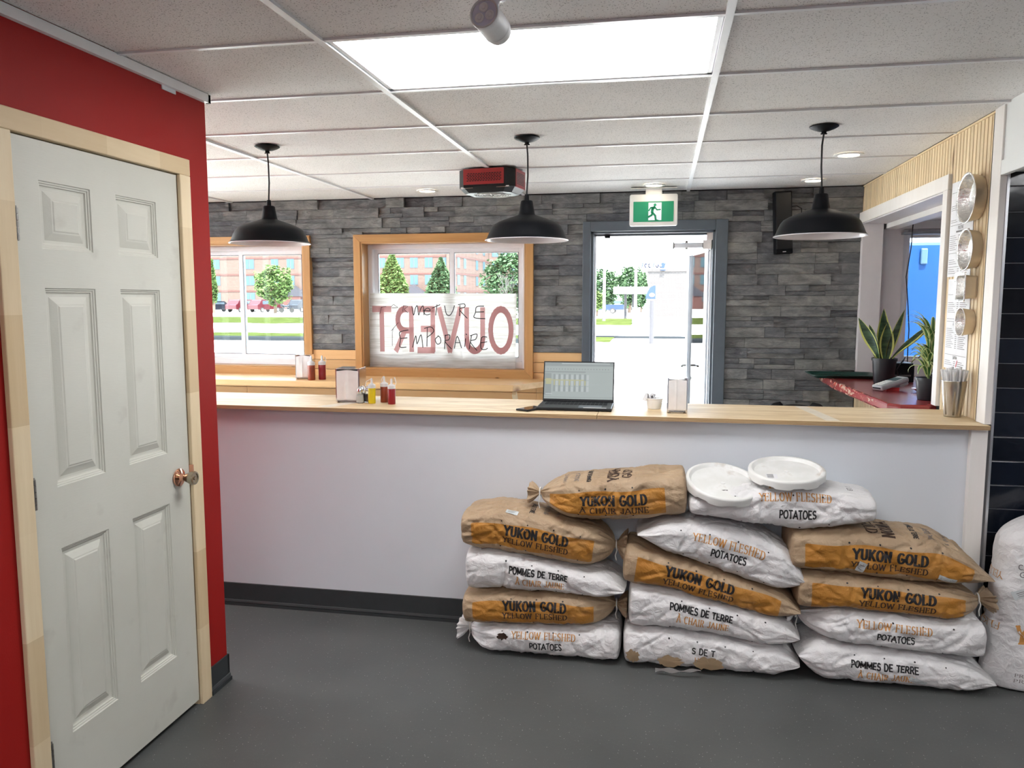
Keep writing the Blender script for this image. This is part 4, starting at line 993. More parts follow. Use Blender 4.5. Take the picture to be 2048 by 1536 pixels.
for k in range(7):
    for r_ in range(3): cell(b, .165 + k * .075, .20 + k * .075, .20 + r_ * .16, .34 + r_ * .16, .0008)
cell(b, .60, .82, .40, .404, .0008); cell(b, .02, .12, .12, .15, .0008); cell(b, .25, .95, .96, .985, .0008)
b.build('screen_cells', M['scr_light'], scr)
b = sb()
cell(b, 0, .58, .50, .53, .0012); cell(b, .02, .10, .40, .56, .0010)
for k in range(7): cell(b, .135 + k * .075, .155 + k * .075, .37, .50, .0010)
b.build('screen_highlights', M['scr_yellow'], scr)
b = sb(); flat_text(b, layout('X-XXXX', .004, 'sans', .2), (0, -.0006, .006), (1, 0, 0), (0, 0, 1)); b.v = [] if False else b.v
o = (-.615, 3.70, 1.064); t = tag(empty('phone', o), 'black mobile phone lying left of the laptop', 'phone')
b = MB(o); b.X = Matrix.Translation(o) @ Matrix.Rotation(math.radians(-28), 4, 'Z'); b.box(-.036, .036, -.072, .072, .001, .010); b.build('case', M['black'], t, bevel=.003)
b = MB(o); b.X = Matrix.Translation(o) @ Matrix.Rotation(math.radians(-28), 4, 'Z'); b.box(-.032, .032, -.066, .066, .010, .0104); b.build('glass_face', plain('phone glass', (.05, .035, .03), .06), t)

# tub of wrapped packets
o = (-.030, 3.85, 1.064); t = tag(empty('packet_tub', o), 'small white tub holding paper packets beside the napkin dispenser', 'tub')
b = MB(o); b.lathe([(0, .001), (.030, .001), (.032, .004), (.040, .048), (.043, .050), (.043, .053), (.0385, .053), (.031, .006), (0, .005)], o, 36); b.build('bowl', M['whiteplastic'], t, smooth=True)
for k in range(9):
    b = MB(o); a = k * 2.4; q = Vector(o) + Vector((-.02 + .018 * math.cos(a) - .004, .02 * math.sin(a), .055))
    R_ = Matrix.Rotation(random.uniform(-.5, .5), 3, 'Y') @ Matrix.Rotation(random.uniform(-.4, .4), 3, 'X') @ Matrix.Rotation(a, 3, 'Z')
    b.cbox(q, (.022, .003, .038), R_); b.cbox(q + R_ @ Vector((0, -.0018, .004)), (.012, .0006, .012), R_, 1); b.build('packet', [M['paper'], M['inkgrey']], t)

# steel cup with lids and straws
o = (1.303, 3.84, 1.064); t = tag(empty('steel_cup', o), 'tall fluted steel cup of straws at the right end of the counter', 'cup')
def flute(a, i): return 1 - (.055 * max(0, math.cos(7 * a)) ** 6 if 3 <= i <= 12 else 0)
pr = [(0, .001), (.034, .001), (.036, .004)] + [(.0365 + .0135 * k / 11, .012 + .125 * k / 11) for k in range(12)] + [(.0525, .162), (.054, .165), (.052, .165), (.0505, .160), (.036, .01), (0, .008)]
b = MB(o); b.lathe(pr, o, 84, wave=flute); b.build('cup_body', M['steel'], t, smooth='all')
st = []
for k in range(34):
    a = k * 2.399; f = math.sqrt((k + .5) / 34); ca, sa = math.cos(a), math.sin(a)
    b = MB((o[0] + .018 * f * ca, o[1] + .018 * f * sa, 1.085))
    p0 = (o[0] + .018 * f * ca, o[1] + .018 * f * sa, 1.085); p1 = (o[0] + .046 * f * ca, o[1] + .046 * f * sa, 1.232); p2 = (o[0] + .056 * f * ca, o[1] + .056 * f * sa, 1.285 - .012 * f * f + .006 * math.sin(k * 1.7))
    b.tube([p0, p1, p2], .0062, 8, caps=False)
    tag(b.build('drinking_straw', M['frost'], smooth=True), 'pale clear straw standing in the steel cup', 'straw', 'straws in the steel cup')

# foil pans mounted on the slats
RM = Matrix.Rotation(-PI / 2, 3, 'Y')    # lathe axis +z -> -x (mouth towards the room)
def pan(y, z, R0, dep, lbl, rb=.78):
    o = (WX, y, z); t = tag(empty('foil_pan', o), lbl, 'foil pan', 'foil pans mounted on the slatted wall')
    def wv(a, i): return 1 + (.012 * math.sin(46 * a) if i in (1, 2) else 0)
    b = MB(o); b.lathe([(R0 * rb, .002), (R0 * .95, dep - .004), (R0 * .97, dep - .002)], o, 92, RM, wave=wv); b.build('outside_wall', M['foil2'], t, smooth='all')
    b = MB(o); b.lathe([(0, .006), (R0 * .25, .0065), (R0 * .30, .009), (R0 * .52, .009), (R0 * .57, .006), (R0 * rb * .93, .006), (R0 * rb * .97, .008), (R0 * .90, dep - .004), (R0 * .93, dep), (R0 * .99, dep + .001), (R0 * 1.01, dep - .001), (R0 * .99, dep - .003), (R0 * .96, dep - .003)], o, 92, RM,
                       wave=lambda a, i: 1 + (.02 * math.sin(40 * a + i) if i in (6, 7) else 0)); b.build('foil_bowl', M['foil'], t, smooth='all')
pan(3.873, 2.042, .112, .055, 'largest round foil pan, topmost on the slatted wall', .86)
pan(3.868, 1.815, .094, .050, 'round foil pan second from the top on the slatted wall', .86)
pan(3.873, 1.492, .066, .050, 'smallest round foil pan, lowest on the slatted wall', .84)
o = (WX, 3.873, 1.648); t = tag(empty('foil_pan', o), 'square foil pan between the round ones on the slatted wall', 'foil pan', 'foil pans mounted on the slatted wall')
def sqring(h, x, r):
    return [(o[0] - x, o[1] + a, o[2] + c) for a, c in [q for cx, cz, a0 in ((h - r, h - r, 0), (-h + r, h - r, 90), (-h + r, -h + r, 180), (h - r, -h + r, 270)) for q in arc(cx, cz, r, r, a0, a0 + 90, 4)]]
def rings(b, L, cap=None):
    n = len(L[0]); V = [p for r_ in L for p in r_]; F = [(i * n + j, i * n + (j + 1) % n, (i + 1) * n + (j + 1) % n, (i + 1) * n + j) for i in range(len(L) - 1) for j in range(n)]
    if cap == 'first': F.append(tuple(range(n)))
    if cap == 'last': F.append(tuple((len(L) - 1) * n + j for j in range(n)))
    b.add(V, F)
b = MB(o); rings(b, [sqring(.048, .001, .012), sqring(.055, .056, .018)], 'first'); b.build('outside_wall', M['foil2'], t, smooth=True)
b = MB(o); rings(b, [sqring(.044, .006, .012), sqring(.052, .055, .018), sqring(.058, .060, .014), sqring(.065, .060, .010), sqring(.066, .056, .010)], 'first'); b.build('foil_bowl', M['foil'], t, smooth=True)

# menus
def menu(y0, y1, z0, z1, title, lbl, secs, redmark=0):
    o = (WX - .004, (y0 + y1) / 2, (z0 + z1) / 2); H_ = z1 - z0; Wd = abs(y1 - y0)
    t = tag(empty('menu_sheet', o), lbl, 'menu', 'printed menus on the slatted wall')
    b = MB(o); b.box(WX - .004, WX - .001, y1, y0, z0, z1); b.build('sheet', M['paper'], t)
    b = MB(o); xx = WX - .0046
    def P2(u, v): return (xx, y0 + (y1 - y0) * u, z1 - H_ * v)      # u left to right as read from the room
    def bar(u0, u1, v, h): b.add([P2(u0, v), P2(u1, v), P2(u1, v + h), P2(u0, v + h)], [(0, 1, 2, 3)])
    def word(s, u, v, sz, font='sans', wt=.16): flat_text(b, layout(s, sz, font, wt), P2(u, v), (0, y1 - y0, 0), (0, 0, 1), .0003)
    word(title, .50 if not redmark else .42, .045, .028, wt=.18)
    for (kind, v, a) in secs:
        if kind == 'line': bar(.03, .97, v, .004)
        elif kind == 'head': word(a, .5, v, .014)
        elif kind == 'block': bar(.30, .88, v, .018)
        elif kind == 'rows':
            n, two = a
            for k in range(n):
                vv = v + k * .021
                bar(.04, .04 + .24 + .05 * ((k * 7) % 3), vv, .0045)
                if two: bar(.44, .52, vv, .006); bar(.58, .58 + .24 + .04 * ((k * 5) % 3), vv, .006)
                else:
                    for c_ in range(3): bar(.40 + c_ * .17, .48 + c_ * .17, vv, .006)
        elif kind == 'dots':
            for c_ in range(3): b.lathe([(0, 0), (.008, 0)], P2(.45 + c_ * .16, v), 12, RM)
    b.build('print', M['inkgrey'], t)['kind'] = 'stuff'
    if redmark:
        b = MB(o); flat_text(b, [([(a * .03, c * .03) for a, c in arc(0, 0, .6, .9, 60, 300, 12)], .008, False)], P2(.72, .05), (0, y1 - y0, 0), (0, 0, 1), .0003); flat_text(b, [([(-.012, -.012), (.004, .018)], .007, False)], P2(.60, .94), (0, y1 - y0, 0), (0, 0, 1), .0003)
        b.build('red_mark', M['inkred'], t)['kind'] = 'stuff'
menu(4.205, 3.915, 1.702, 2.150, 'MENU', 'white printed menu sheet beside the upper foil pans', [('line', .11, 0), ('head', .16, 'POUTINE'), ('block', .20, 0), ('rows', .25, (3, 0)), ('block', .33, 0), ('dots', .375, 0), ('rows', .40, (2, 0)), ('line', .455, 0), ('head', .49, 'POUTINE'), ('block', .52, 0), ('rows', .565, (8, 0)), ('line', .75, 0), ('head', .78, 'DUO'), ('rows', .82, (3, 1)), ('line', .895, 0), ('rows', .92, (3, 1))])
menu(4.180, 3.895, 1.262, 1.690, 'MENU', 'white printed menu sheet beside the lower foil pans', [('line', .17, 0), ('head', .215, 'ASSIETTES'), ('rows', .26, (6, 1)), ('line', .44, 0), ('line', .47, 0), ('head', .50, 'A LA CARTE'), ('rows', .55, (11, 1)), ('line', .84, 0), ('head', .87, 'EXTRA'), ('rows', .91, (3, 1))], 1)

# tray, card terminal, dish, plants, equipment on the red counter
o = (1.28, 5.70, 1.061); t = tag(empty('serving_tray', o), 'dark green cafeteria tray on the far end of the red counter', 'tray')
b = MB(o)
def rr(x0, x1, y0, y1, r, z): return [(x, y, z) for x, y in rounded(x0, x1, y0, y1, r, 5)]
tx0, tx1, ty0, ty1 = 1.02, 1.445, 5.60, 5.90
rings(b, [rr(tx0 + .02, tx1 - .02, ty0 + .02, ty1 - .02, .03, 1.0615), rr(tx0, tx1, ty0, ty1, .03, 1.082), rr(tx0 - .012, tx1 + .012, ty0 - .012, ty1 + .012, .04, 1.083), rr(tx0 - .012, tx1 + .012, ty0 - .012, ty1 + .012, .04, 1.079), rr(tx0 + .0, tx1 - .0, ty0 + .0, ty1 - .0, .03, 1.078), rr(tx0 + .02, tx1 - .02, ty0 + .02, ty1 - .02, .03, 1.0605)], 'first')
b.add(rr(tx0 + .02, tx1 - .02, ty0 + .02, ty1 - .02, .03, 1.0625), [tuple(range(24))]); b.build('tray_body', M['trayg'], t, smooth=True)

o = (1.335, 4.93, 1.061); t = tag(empty('card_terminal', o), 'silver grey card payment terminal lying on the red counter', 'card terminal')
XT = Matrix.Translation((1.335, 4.93, 1.105)) @ Matrix.Rotation(math.radians(-62), 4, 'Z') @ Matrix.Rotation(math.radians(14), 4, 'X')
def tb(): q = MB(o); q.X = XT; return q
b = tb(); b.box(-.042, .042, -.11, .09, -.016, .016); b.box(-.038, .038, .02, .088, -.034, -.012); b.build('housing', plain('grey terminal plastic', (.36, .37, .39), .35), t, bevel=.010)
b = tb(); b.box(-.030, .030, .0, .05, .0158, .0172); b.build('display', M['pane'], t)
b = tb()
for r_ in range(5):
    for c_ in range(3): b.box(-.027 + c_ * .019, -.013 + c_ * .019, -.095 + r_ * .017, -.083 + r_ * .017, .0158, .019)
ob = b.build('keypad', M['whiteplastic'], t, bevel=.001); ob['kind'] = 'stuff'
b = tb(); b.box(-.03, .03, -.113, -.108, -.004, .004); b.build('card_slot', M['black'], t)
b = MB(o); b.prism([(1.30, 4.90), (1.37, 4.90), (1.37, 4.97), (1.30, 4.97)], 1.0605, 1.080); b.build('rest', M['redpaint'], t)

o = (1.47, 4.86, 1.061); t = tag(empty('small_dish', o), 'small dark red dish beside the card terminal', 'dish')
b = MB(o); b.lathe([(0, .002), (.018, .001), (.02, .006), (.030, .014), (.044, .020), (.046, .022), (.042, .022), (.026, .014), (0, .010)], o, 32); b.build('dish_body', M['redpaint'], t, smooth=True)

def pot(b, c, r, h): b.lathe([(0, .001), (r * .74, .001), (r * .76, .004), (r * .93, h * .90), (r * .94, h * .90), (r, h * .90), (r, h), (r * .94, h), (r * .92, h * .88)], c, 36)
def blade(b, c, az, L, wd, lean, curl=0., fold=.15, twist=0., n=12):
    """one strap leaf; uv.x runs across the blade"""
    V = []; U = []; d = Vector((math.cos(az), math.sin(az), 0)); sd_ = Vector((-math.sin(az), math.cos(az), 0))
    p = Vector(c); ang = PI / 2 - lean * .4
    for i in range(n + 1):
        f = i / n; a = ang - (lean * .6 + curl * f) * f
        wdt = wd * (math.sin(min(1, f * 1.6 + .25) * PI / 2) * (1 - max(0, (f - .45) / .55) ** 1.7))
        up = Vector((0, 0, 1)); tdir = d * math.cos(a) + up * math.sin(a); nrm = tdir.cross(sd_)
        s2 = (sd_ * math.cos(twist * f) + nrm * math.sin(twist * f))
        for j in range(5):
            u = j / 4 - .5; V.append(p + s2 * (u * wdt) + nrm * (-(abs(u) ** 2) * 4 * wdt * fold)); U.append((j / 4, f))
        p = p + tdir * (L / n)
    F = [(i * 5 + j, i * 5 + j + 1, (i + 1) * 5 + j + 1, (i + 1) * 5 + j) for i in range(n) for j in range(4)]
    b.add(V, F); return U
def build_uv(b, U, name, mt, parent):
    ob = b.build(name, mt, parent, smooth='all'); me = ob.data; uv = me.uv_layers.new(name='UVMap')
    li = np.zeros(len(me.loops), dtype=np.int32); me.loops.foreach_get('vertex_index', li)
    A = np.array(U, dtype=np.float32)[li]; uv.data.foreach_set('uv', A.ravel()); return ob
o = (1.385, 5.30, 1.061); t = tag(empty('snake_plant', o), 'snake plant with yellow edged leaves in a black pot', 'plant')
b = MB(o); pot(b, o, .076, .165); b.build('pot', M['pot'], t, smooth=True)
b = MB(o); b.lathe([(0, .150), (.068, .148)], o, 24); b.build('soil', M['soil'], t)
c0 = Vector(o) + Vector((0, 0, .148))
for (dx, dy, az, L, wd, lean, curl, tw) in ((-.03, -.01, 3.35, .31, .085, .85, -.25, 1.0), (.0, -.03, 4.5, .25, .085, .15, 0, .1), (-.01, .01, 4.7, .33, .085, -.10, 0, .2), (.03, .0, -.15, .31, .070, 1.35, -.35, .9), (.03, -.02, -.55, .31, .075, 1.30, -.45, 1.1), (.025, .02, .35, .34, .048, .45, .0, 1.4), (.0, .03, 2.2, .32, .050, .10, 0, .9), (-.03, -.01, 3.0, .24, .07, .45, 0, 1.2), (.01, -.02, 5.2, .20, .06, .3, 0, .4), (-.045, .0, 3.3, .06, .02, .9, 0, 0)):
    b = MB(o); U = blade(b, c0 + Vector((dx, dy, 0)), az, L, wd, lean, curl, .12, tw); build_uv(b, U, 'leaf', M['snake'], t)
o = (1.400, 4.50, 1.061); t = tag(empty('striped_plant', o), 'bushy plant with green and cream striped leaves in a black pot', 'plant')
b = MB(o); pot(b, o, .066, .118); b.build('pot', M['pot'], t, smooth=True)
b = MB(o); b.lathe([(0, .105), (.058, .104)], o, 24); b.build('soil', M['soil'], t)
b = MB(o); b.tube([(o[0], o[1], 1.15), (o[0] - .004, o[1], 1.26), (o[0] + .006, o[1], 1.38)], .006, 8); b.tube([(o[0], o[1], 1.22), (o[0] + .02, o[1] - .02, 1.31)], .005, 8); b.build('stem', plain('green stem', (.12, .18, .05), .6), t, smooth=True)
rl = random.Random(5)
for k in range(64):
    f = rl.random(); hz_ = 1.18 + .21 * f; az = k * 2.399 + rl.uniform(-.3, .3)
    b = MB(o); U = blade(b, (o[0] + rl.uniform(-.012, .012), o[1] + rl.uniform(-.012, .012), hz_), az, rl.uniform(.15, .22), rl.uniform(.022, .030), rl.uniform(.5, 1.1) * (1.25 - .6 * f), rl.uniform(1.5, 2.5) * (1.2 - .55 * f), .18, 0, 9); build_uv(b, U, 'leaf', M['spider'], t)
o = (1.60, 5.35, 1.061); t = tag(empty('receipt_printer', o), 'black boxy receipt printer behind the striped plant', 'printer')
b = MB(o); b.box(1.45, 1.60, 5.42, 5.60, 1.061, 1.175); b.box(1.455, 1.595, 5.425, 5.58, 1.175, 1.185); b.build('housing', M['black'], t, bevel=.006)
b = MB(o); b.box(1.47, 1.58, 5.418, 5.424, 1.10, 1.11); b.build('paper_slot', M['inkgrey'], t)
b = MB(o); b.tube([(1.52, 5.42, 1.12), (1.49, 5.36, 1.10), (1.47, 5.33, 1.15), (1.50, 5.36, 1.19), (1.545, 5.44, 1.22), (1.55, 5.5, 1.19)], .004, 8); b.build('cable', M['cable'], t, smooth=True)
o = (1.72, 5.05, 1.061); t = tag(empty('cash_register', o), 'black till screen standing behind the striped plant', 'till')
b = MB(o); b.box(1.60, 1.90, 4.95, 5.15, 1.061, 1.15); b.build('base', M['black'], t, bevel=.006)
b = MB(o); b.cbox((1.71, 5.04, 1.33), (.30, .02, .24), Matrix.Rotation(.12, 3, 'Z')); b.tube([(1.71, 5.06, 1.14), (1.71, 5.06, 1.25)], .02, 12); b.build('screen', M['black'], t, bevel=.006)
b = MB((1.60, 5.95, 2.1)); b.tube([(1.69, 5.93, 2.13), (1.685, 5.93, 1.95), (1.66, 5.92, 1.75), (1.685, 5.93, 1.55), (1.70, 5.93, 1.38), (1.69, 5.9, 1.25), (1.65, 5.75, 1.10), (1.62, 5.6, 1.065)], .0038, 8)
tag(b.build('hanging_cable', M['cable'], smooth=True), 'thin black cable hanging down before the side window', 'cable')

# black plastic chair behind the counter
o = (.89, 5.45, 0); t = tag(empty('chair', o), 'black moulded plastic chair, only its backrest above the counter', 'chair')
def chb(u, v):
    a = (u - .5) * 2; x = o[0] + a * (.235 - .02 * v); z = .50 + .385 * v + .035 * v * (1 - a * a) - (.03 if v > .95 and abs(a) < .45 else 0) - .06 * max(0, abs(a) - .75) * 4 * v
    return (x, o[1] - .02 + .07 * (a * a) * -1 + .05 * v, z)
b = MB(o); b.grid(chb, 20, 10); b.build('backrest', M['black'], t, smooth='all', solid=.03)
b = MB(o); b.box(o[0] - .22, o[0] + .22, o[1], o[1] + .40, .43, .46); b.build('seat', M['black'], t, bevel=.012)
for sx in (-1, 1):
    for sy in (.03, .37):
        b = MB(o); b.tube([(o[0] + sx * .19, o[1] + sy, .44), (o[0] + sx * .215, o[1] + sy + (-.02 if sy < .1 else .02), 0)], .016, 10); b.build('leg', M['darksteel'], t, smooth=True)

# OUVERT / FERMETURE TEMPORAIRE board leaning in the window
o = (-1.72, 6.06, 1.036); t = tag(empty('sign_board', o), 'translucent white OUVERT sign seen from behind, handwritten FERMETURE TEMPORAIRE', 'sign')
bx0, bx1, bz0, bz1 = -2.335, -1.125, 1.052, 1.645
XB = Matrix.Translation((0, 0, 0))
b = MB(o); yl = 6.072; b.add([(bx0 - .012, yl, bz0 - .02), (bx1 - .010, yl, bz0 - .003), (bx1 + .0, yl, bz1 - .006), (bx0 + .0, yl, bz1), (bx0 - .012, yl + .005, bz0 - .02), (bx1 - .010, yl + .005, bz0 - .003), (bx1, yl + .005, bz1 - .006), (bx0, yl + .005, bz1)],
                                 [(0, 1, 2, 3), (7, 6, 5, 4), (0, 4, 5, 1), (1, 5, 6, 2), (2, 6, 7, 3), (3, 7, 4, 0)]); b.build('board', M['signboard'], t)
b = MB(o); flat_text(b, layout('OUVERT', .330, 'sans', .155, 1.0, .14), ((bx0 + bx1) / 2 - .005, yl - .0006, 1.352), (-1, 0, 0), (0, 0, 1), 0., step=9); 
def scalex(b, c, s): b.v = [(c + (x - c) * s, y - (i % 7) * 0.00003, z) for i, (x, y, z) in enumerate(b.v)]
xs = [p[0] for p in b.v]; scalex(b, (bx0 + bx1) / 2 - .005, 1.17 / (max(xs) - min(xs))); b.build('reversed_letters', M['signred'], t)
HW = {  # pixel-like drawing coordinates on a 1300 x 640 board, y down
 'F': [[(100, 120), (85, 180)], [(100, 122), (140, 116)]], 'E1': [[(185, 118), (205, 100), (225, 112), (240, 124), (190, 128)]], 'R1': [[(290, 110), (285, 160)], [(290, 108), (330, 115), (300, 140), (330, 170)]],
 'm': [[(365, 115), (378, 190), (395, 130), (412, 112), (422, 190), (440, 135), (462, 112), (468, 188)]], 'e': [[(462, 150), (520, 152), (505, 130), (480, 140), (470, 170), (490, 188), (520, 180)]],
 't': [[(580, 100), (568, 190)], [(540, 128), (605, 100)]], 'U': [[(645, 110), (660, 180), (690, 190), (715, 150), (728, 108)]], 'R2': [[(775, 105), (770, 195)], [(760, 100), (810, 92), (815, 120), (770, 140), (835, 215)]],
 'E2': [[(975, 112), (915, 118), (905, 165), (895, 210), (985, 218)], [(905, 162), (975, 160)]],
 'T': [[(180, 330), (245, 255)], [(205, 300), (192, 340), (190, 460)]], 'E3': [[(330, 320), (255, 340), (262, 400), (255, 468), (310, 470)], [(262, 395), (320, 388)]],
 'M': [[(365, 470), (395, 370), (405, 440), (440, 360), (455, 470)]], 'P': [[(490, 460), (495, 300)], [(470, 305), (525, 292), (550, 330), (490, 385)]],
 'O': [[(590, 370), (562, 400), (580, 440), (608, 425), (605, 385), (585, 368)]], 'R3': [[(650, 360), (640, 480)], [(645, 365), (685, 360), (680, 400), (645, 415), (700, 480)]],
 'A': [[(725, 475), (750, 370), (785, 470)], [(735, 425), (775, 425)]], 'i': [[(820, 390), (812, 460)], [(825, 350), (830, 356)]], 'R4': [[(870, 365), (850, 480)], [(860, 365), (915, 350), (905, 395), (860, 415), (915, 490)]],
 'E4': [[(1000, 375), (955, 380), (950, 470), (985, 482), (1005, 470)], [(952, 425), (1000, 415)]]}
for k, pl in HW.items():
    b = MB(o)
    wd = .0035 if k in ('F', 'E1', 'R1', 'T') else .0066
    for p in pl:
        pts = [(bx0 + x / 1245 * (bx1 - bx0), bz1 - y / 640 * (bz1 - bz0)) for x, y in p]
        # smooth the hand-drawn line
        q = []
        for i in range(len(pts) - 1):
            a0, a1, a2, a3 = pts[max(0, i - 1)], pts[i], pts[i + 1], pts[min(len(pts) - 1, i + 2)]
            for f in (0, .25, .5, .75):
                q.append(tuple(.5 * (2 * a1[c] + (a2[c] - a0[c]) * f + (2 * a0[c] - 5 * a1[c] + 4 * a2[c] - a3[c]) * f * f + (3 * a1[c] - a0[c] - 3 * a2[c] + a3[c]) * f ** 3) for c in (0, 1)))
        q.append(pts[-1])
        for i, qd in enumerate(stroke_quads([(q, wd, False)], 9)): b.add([(x, yl - .0014 - (i % 5) * .00004, z) for x, z in qd], [(0, 1, 2, 3)])
    b.build('handwritten_letter', M['marker'], t)

# ================================================================ SACKS OF POTATOES
def curve(pts, x):
    px, pz = zip(*pts); n = 9; xs = np.linspace(px[0] - .15, px[-1] + .15, 160); ys = np.interp(xs, px, pz)
    k = np.hanning(n * 2 + 1); k /= k.sum(); yp = np.convolve(np.pad(ys, n, 'edge'), k, 'valid'); return np.interp(x, xs, yp)
def fields(S, Tt, L, P, seed, amp=1.):
    r = np.random.RandomState(seed); H = np.zeros_like(S)
    for k in range(70):      # tubers pressing through
        s0, t0, w_ = r.uniform(0, L), r.uniform(-P / 2, P / 2), r.uniform(.022, .045)
        dt = np.abs(Tt - t0); dt = np.minimum(dt, P - dt); H += r.uniform(-.0045, .0055) * np.exp(-((S - s0) ** 2 + dt ** 2) / w_ ** 2)
    fr = r.uniform(0, 1, (int(L * 90) + 60, 2)) * [L + .1, P] - [.05, P / 2]; F1 = np.full(S.shape, 9.)      # flat facets between folds
    for s0, t0 in fr:
        dt = np.abs(Tt - t0); dt = np.minimum(dt, P - dt); F1 = np.minimum(F1, np.hypot((S - s0) * r.uniform(.7, 1.3), dt * r.uniform(.7, 1.3)))
    H += .11 * (np.minimum(F1, .07) - .03)
    for k in range(360):      # creases
        s0, t0 = r.uniform(0, L), r.uniform(-P / 2, P / 2); a = r.uniform(0, PI); ln = r.uniform(.015, .08); w_ = r.uniform(.005, .013)
        if min(s0, L - s0) < .16: a = r.normal(0, .5)
        dt = Tt - t0; dt = (dt + P / 2) % P - P / 2; ds = S - s0
        u = ds * math.cos(a) + dt * math.sin(a); v = -ds * math.sin(a) + dt * math.cos(a) + 4 * u * u * r.uniform(-1, 1)
        H += r.uniform(-.0085, .0050) * np.maximum(0, 1 - np.abs(v) / w_) ** .8 * np.exp(-(u / ln) ** 2)
    for k in range(70):      # long folds
        s0, t0 = r.uniform(0, L), r.uniform(-P / 2, P / 2); a = r.normal(.0, .7); ln = r.uniform(.05, .14); w_ = r.uniform(.008, .018)
        dt = Tt - t0; dt = (dt + P / 2) % P - P / 2; ds = S - s0
        u = ds * math.cos(a) + dt * math.sin(a); v = -ds * math.sin(a) + dt * math.cos(a) + 3 * u * u * r.uniform(-1, 1)
        H += r.uniform(-.0085, .0060) * np.maximum(0, 1 - np.abs(v) / w_) * np.exp(-(u / ln) ** 2)
    return H * amp
def make_sack(lbl, kind, axis, x0, x1, top, bot, yc, a0, ends, prints, seed, group='potato sacks stacked before the counter', n=3.3, wave=0., yaw=0., holes=True, stickers=(), extra=None, front_cut=None):
    NV = 132; body = x1 - x0
    ext = [.055 if e == 'tied' else 0 for e in ends]; L = body
    # ring positions
    ss = list(np.linspace(0, body, int(body / .0062) + 1))
    ring = []
    def e_l(d, e):
        if e == 'block': k = (1 - (1 - min(d / .055, 1)) ** 3) ** (1 / 3); return .88 + .12 * k, .82 + .18 * k, 0
        if e == 'tied': k = math.sin(min(d / .15, 1) * PI / 2) ** .62; return .12 + .88 * k, .16 + .84 * k, (1 - min(d / .13, 1))
        if e == 'pinch': k = math.sin(min(d / .13, 1) * PI / 2) ** .75; return .90 + .10 * k, .05 + .95 * k, .25 * (1 - min(d / .13, 1))
    for s in ss:
        l = e_l(s, ends[0]); r_ = e_l(body - s, ends[1]); ring.append((s, l[0] * r_[0], l[1] * r_[1], max(l[2], r_[2])))
    for side in (0, 1):
        q = []
        if ends[side] == 'tied':
            for d, k in ((.008, .11), (.014, .13), (.024, .26), (.038, .40), (.055, .50), (.057, .42), (.044, .20)): q.append((-d if side == 0 else body + d, k * 1.0, k * 1.25, 1.6))
        else:
            l = e_l(0, ends[side])
            for k, d in ((.8, .004), (.55, .007), (.28, .008), (.02, .008)): q.append((-d if side == 0 else body + d, l[0] * k, l[1] * k, 0))
        ring = q[::-1] + ring if side == 0 else ring + q
    R_ = len(ring); S = np.array([r_[0] for r_ in ring]); AS = np.array([r_[1] for r_ in ring]); BS = np.array([r_[2] for r_ in ring]); PL = np.array([r_[3] for r_ in ring])
    X = x0 + S
    Xc = np.clip(X, x0 - .06, x1 + .06)
    zt, zb_ = curve(top, Xc), curve(bot, Xc); zc = (zt + zb_) / 2; hb_ = (zt - zb_) / 2 * 1.05
    if axis == 'Z': hb_ = zt
    # section, resampled to equal arc lengths
    bm_ = float(np.median(hb_)); ph = np.linspace(0, 2 * PI, 2001); e = 2 / n
    cy = -a0 * np.sign(np.cos(ph)) * np.abs(np.cos(ph)) ** e; cz = bm_ * np.sign(np.sin(ph)) * np.abs(np.sin(ph)) ** e
    arcl = np.concatenate([[0], np.cumsum(np.hypot(np.diff(cy), np.diff(cz)))]); P = arcl[-1]
    tj = np.linspace(-P / 2, P / 2, NV, endpoint=False); pj = np.interp(tj % P, arcl, ph)
    uy = -np.sign(np.cos(pj)) * np.abs(np.cos(pj)) ** e; uz = np.sign(np.sin(pj)) * np.abs(np.sin(pj)) ** e
    SS, TT = np.meshgrid(S, tj, indexing='ij')
    pleat = 1 + .09 * PL[:, None] * np.cos(11 * pj[None, :] + seed) + .05 * PL[:, None] * np.cos(17 * pj[None, :] + 2 * seed)
    A_ = AS[:, None] * a0 * pleat; B_ = BS[:, None] * hb_[:, None] * pleat
    H = fields(SS, TT, L, P, seed) * np.clip(AS, .25, 1)[:, None] * np.clip(BS, .25, 1)[:, None]
    w2 = wave * np.sin(SS * 7 + seed)
    Yl = uy[None, :] * A_; Zl = uz[None, :] * B_
    nn = np.hypot(Yl, Zl) + 1e-6; Yl = Yl + H * Yl / nn; Zl = Zl + H * Zl / nn
    if axis == 'X':
        dz = np.gradient(zc, X + np.linspace(0, 1e-6, R_)) if False else np.interp(Xc, X[5:-5], np.gradient(zc[5:-5], X[5:-5]))
        sl = np.clip(dz, -.6, .6)[:, None] * .75
        PX = X[:, None] - Zl * sl + 0 * Yl; PY = yc + Yl + w2; PZ = zc[:, None] + Zl
        if yaw:
            xm = (x0 + x1) / 2; cx, sx = math.cos(yaw), math.sin(yaw); dx, dy = PX - xm, PY - yc; PX = xm + dx * cx - dy * sx; PY = yc + dx * sx + dy * cx
        V = np.stack([PX, PY, PZ], -1)
    else:       # standing: axis up, wide face forward
        lean = .12
        PZ = np.broadcast_to(X[:, None], Yl.shape) + 0 * Yl; c_ = np.interp(X, *zip(*bot))
        V = np.stack([c_[:, None] - Zl, yc + Yl + 0 * w2, PZ], -1)
    org = np.array([float(V[..., 0].mean()), float(V[..., 1].mean()), float(V[..., 2].min())])
    if V[..., 2].min() < .003: 
        V[..., 2] = np.maximum(V[..., 2], .003); org[2] = .003
    root = empty('potato_sack', tuple(org)); tag(root, lbl, 'sack', group)
    Vl = (V - org).reshape(-1, 3)
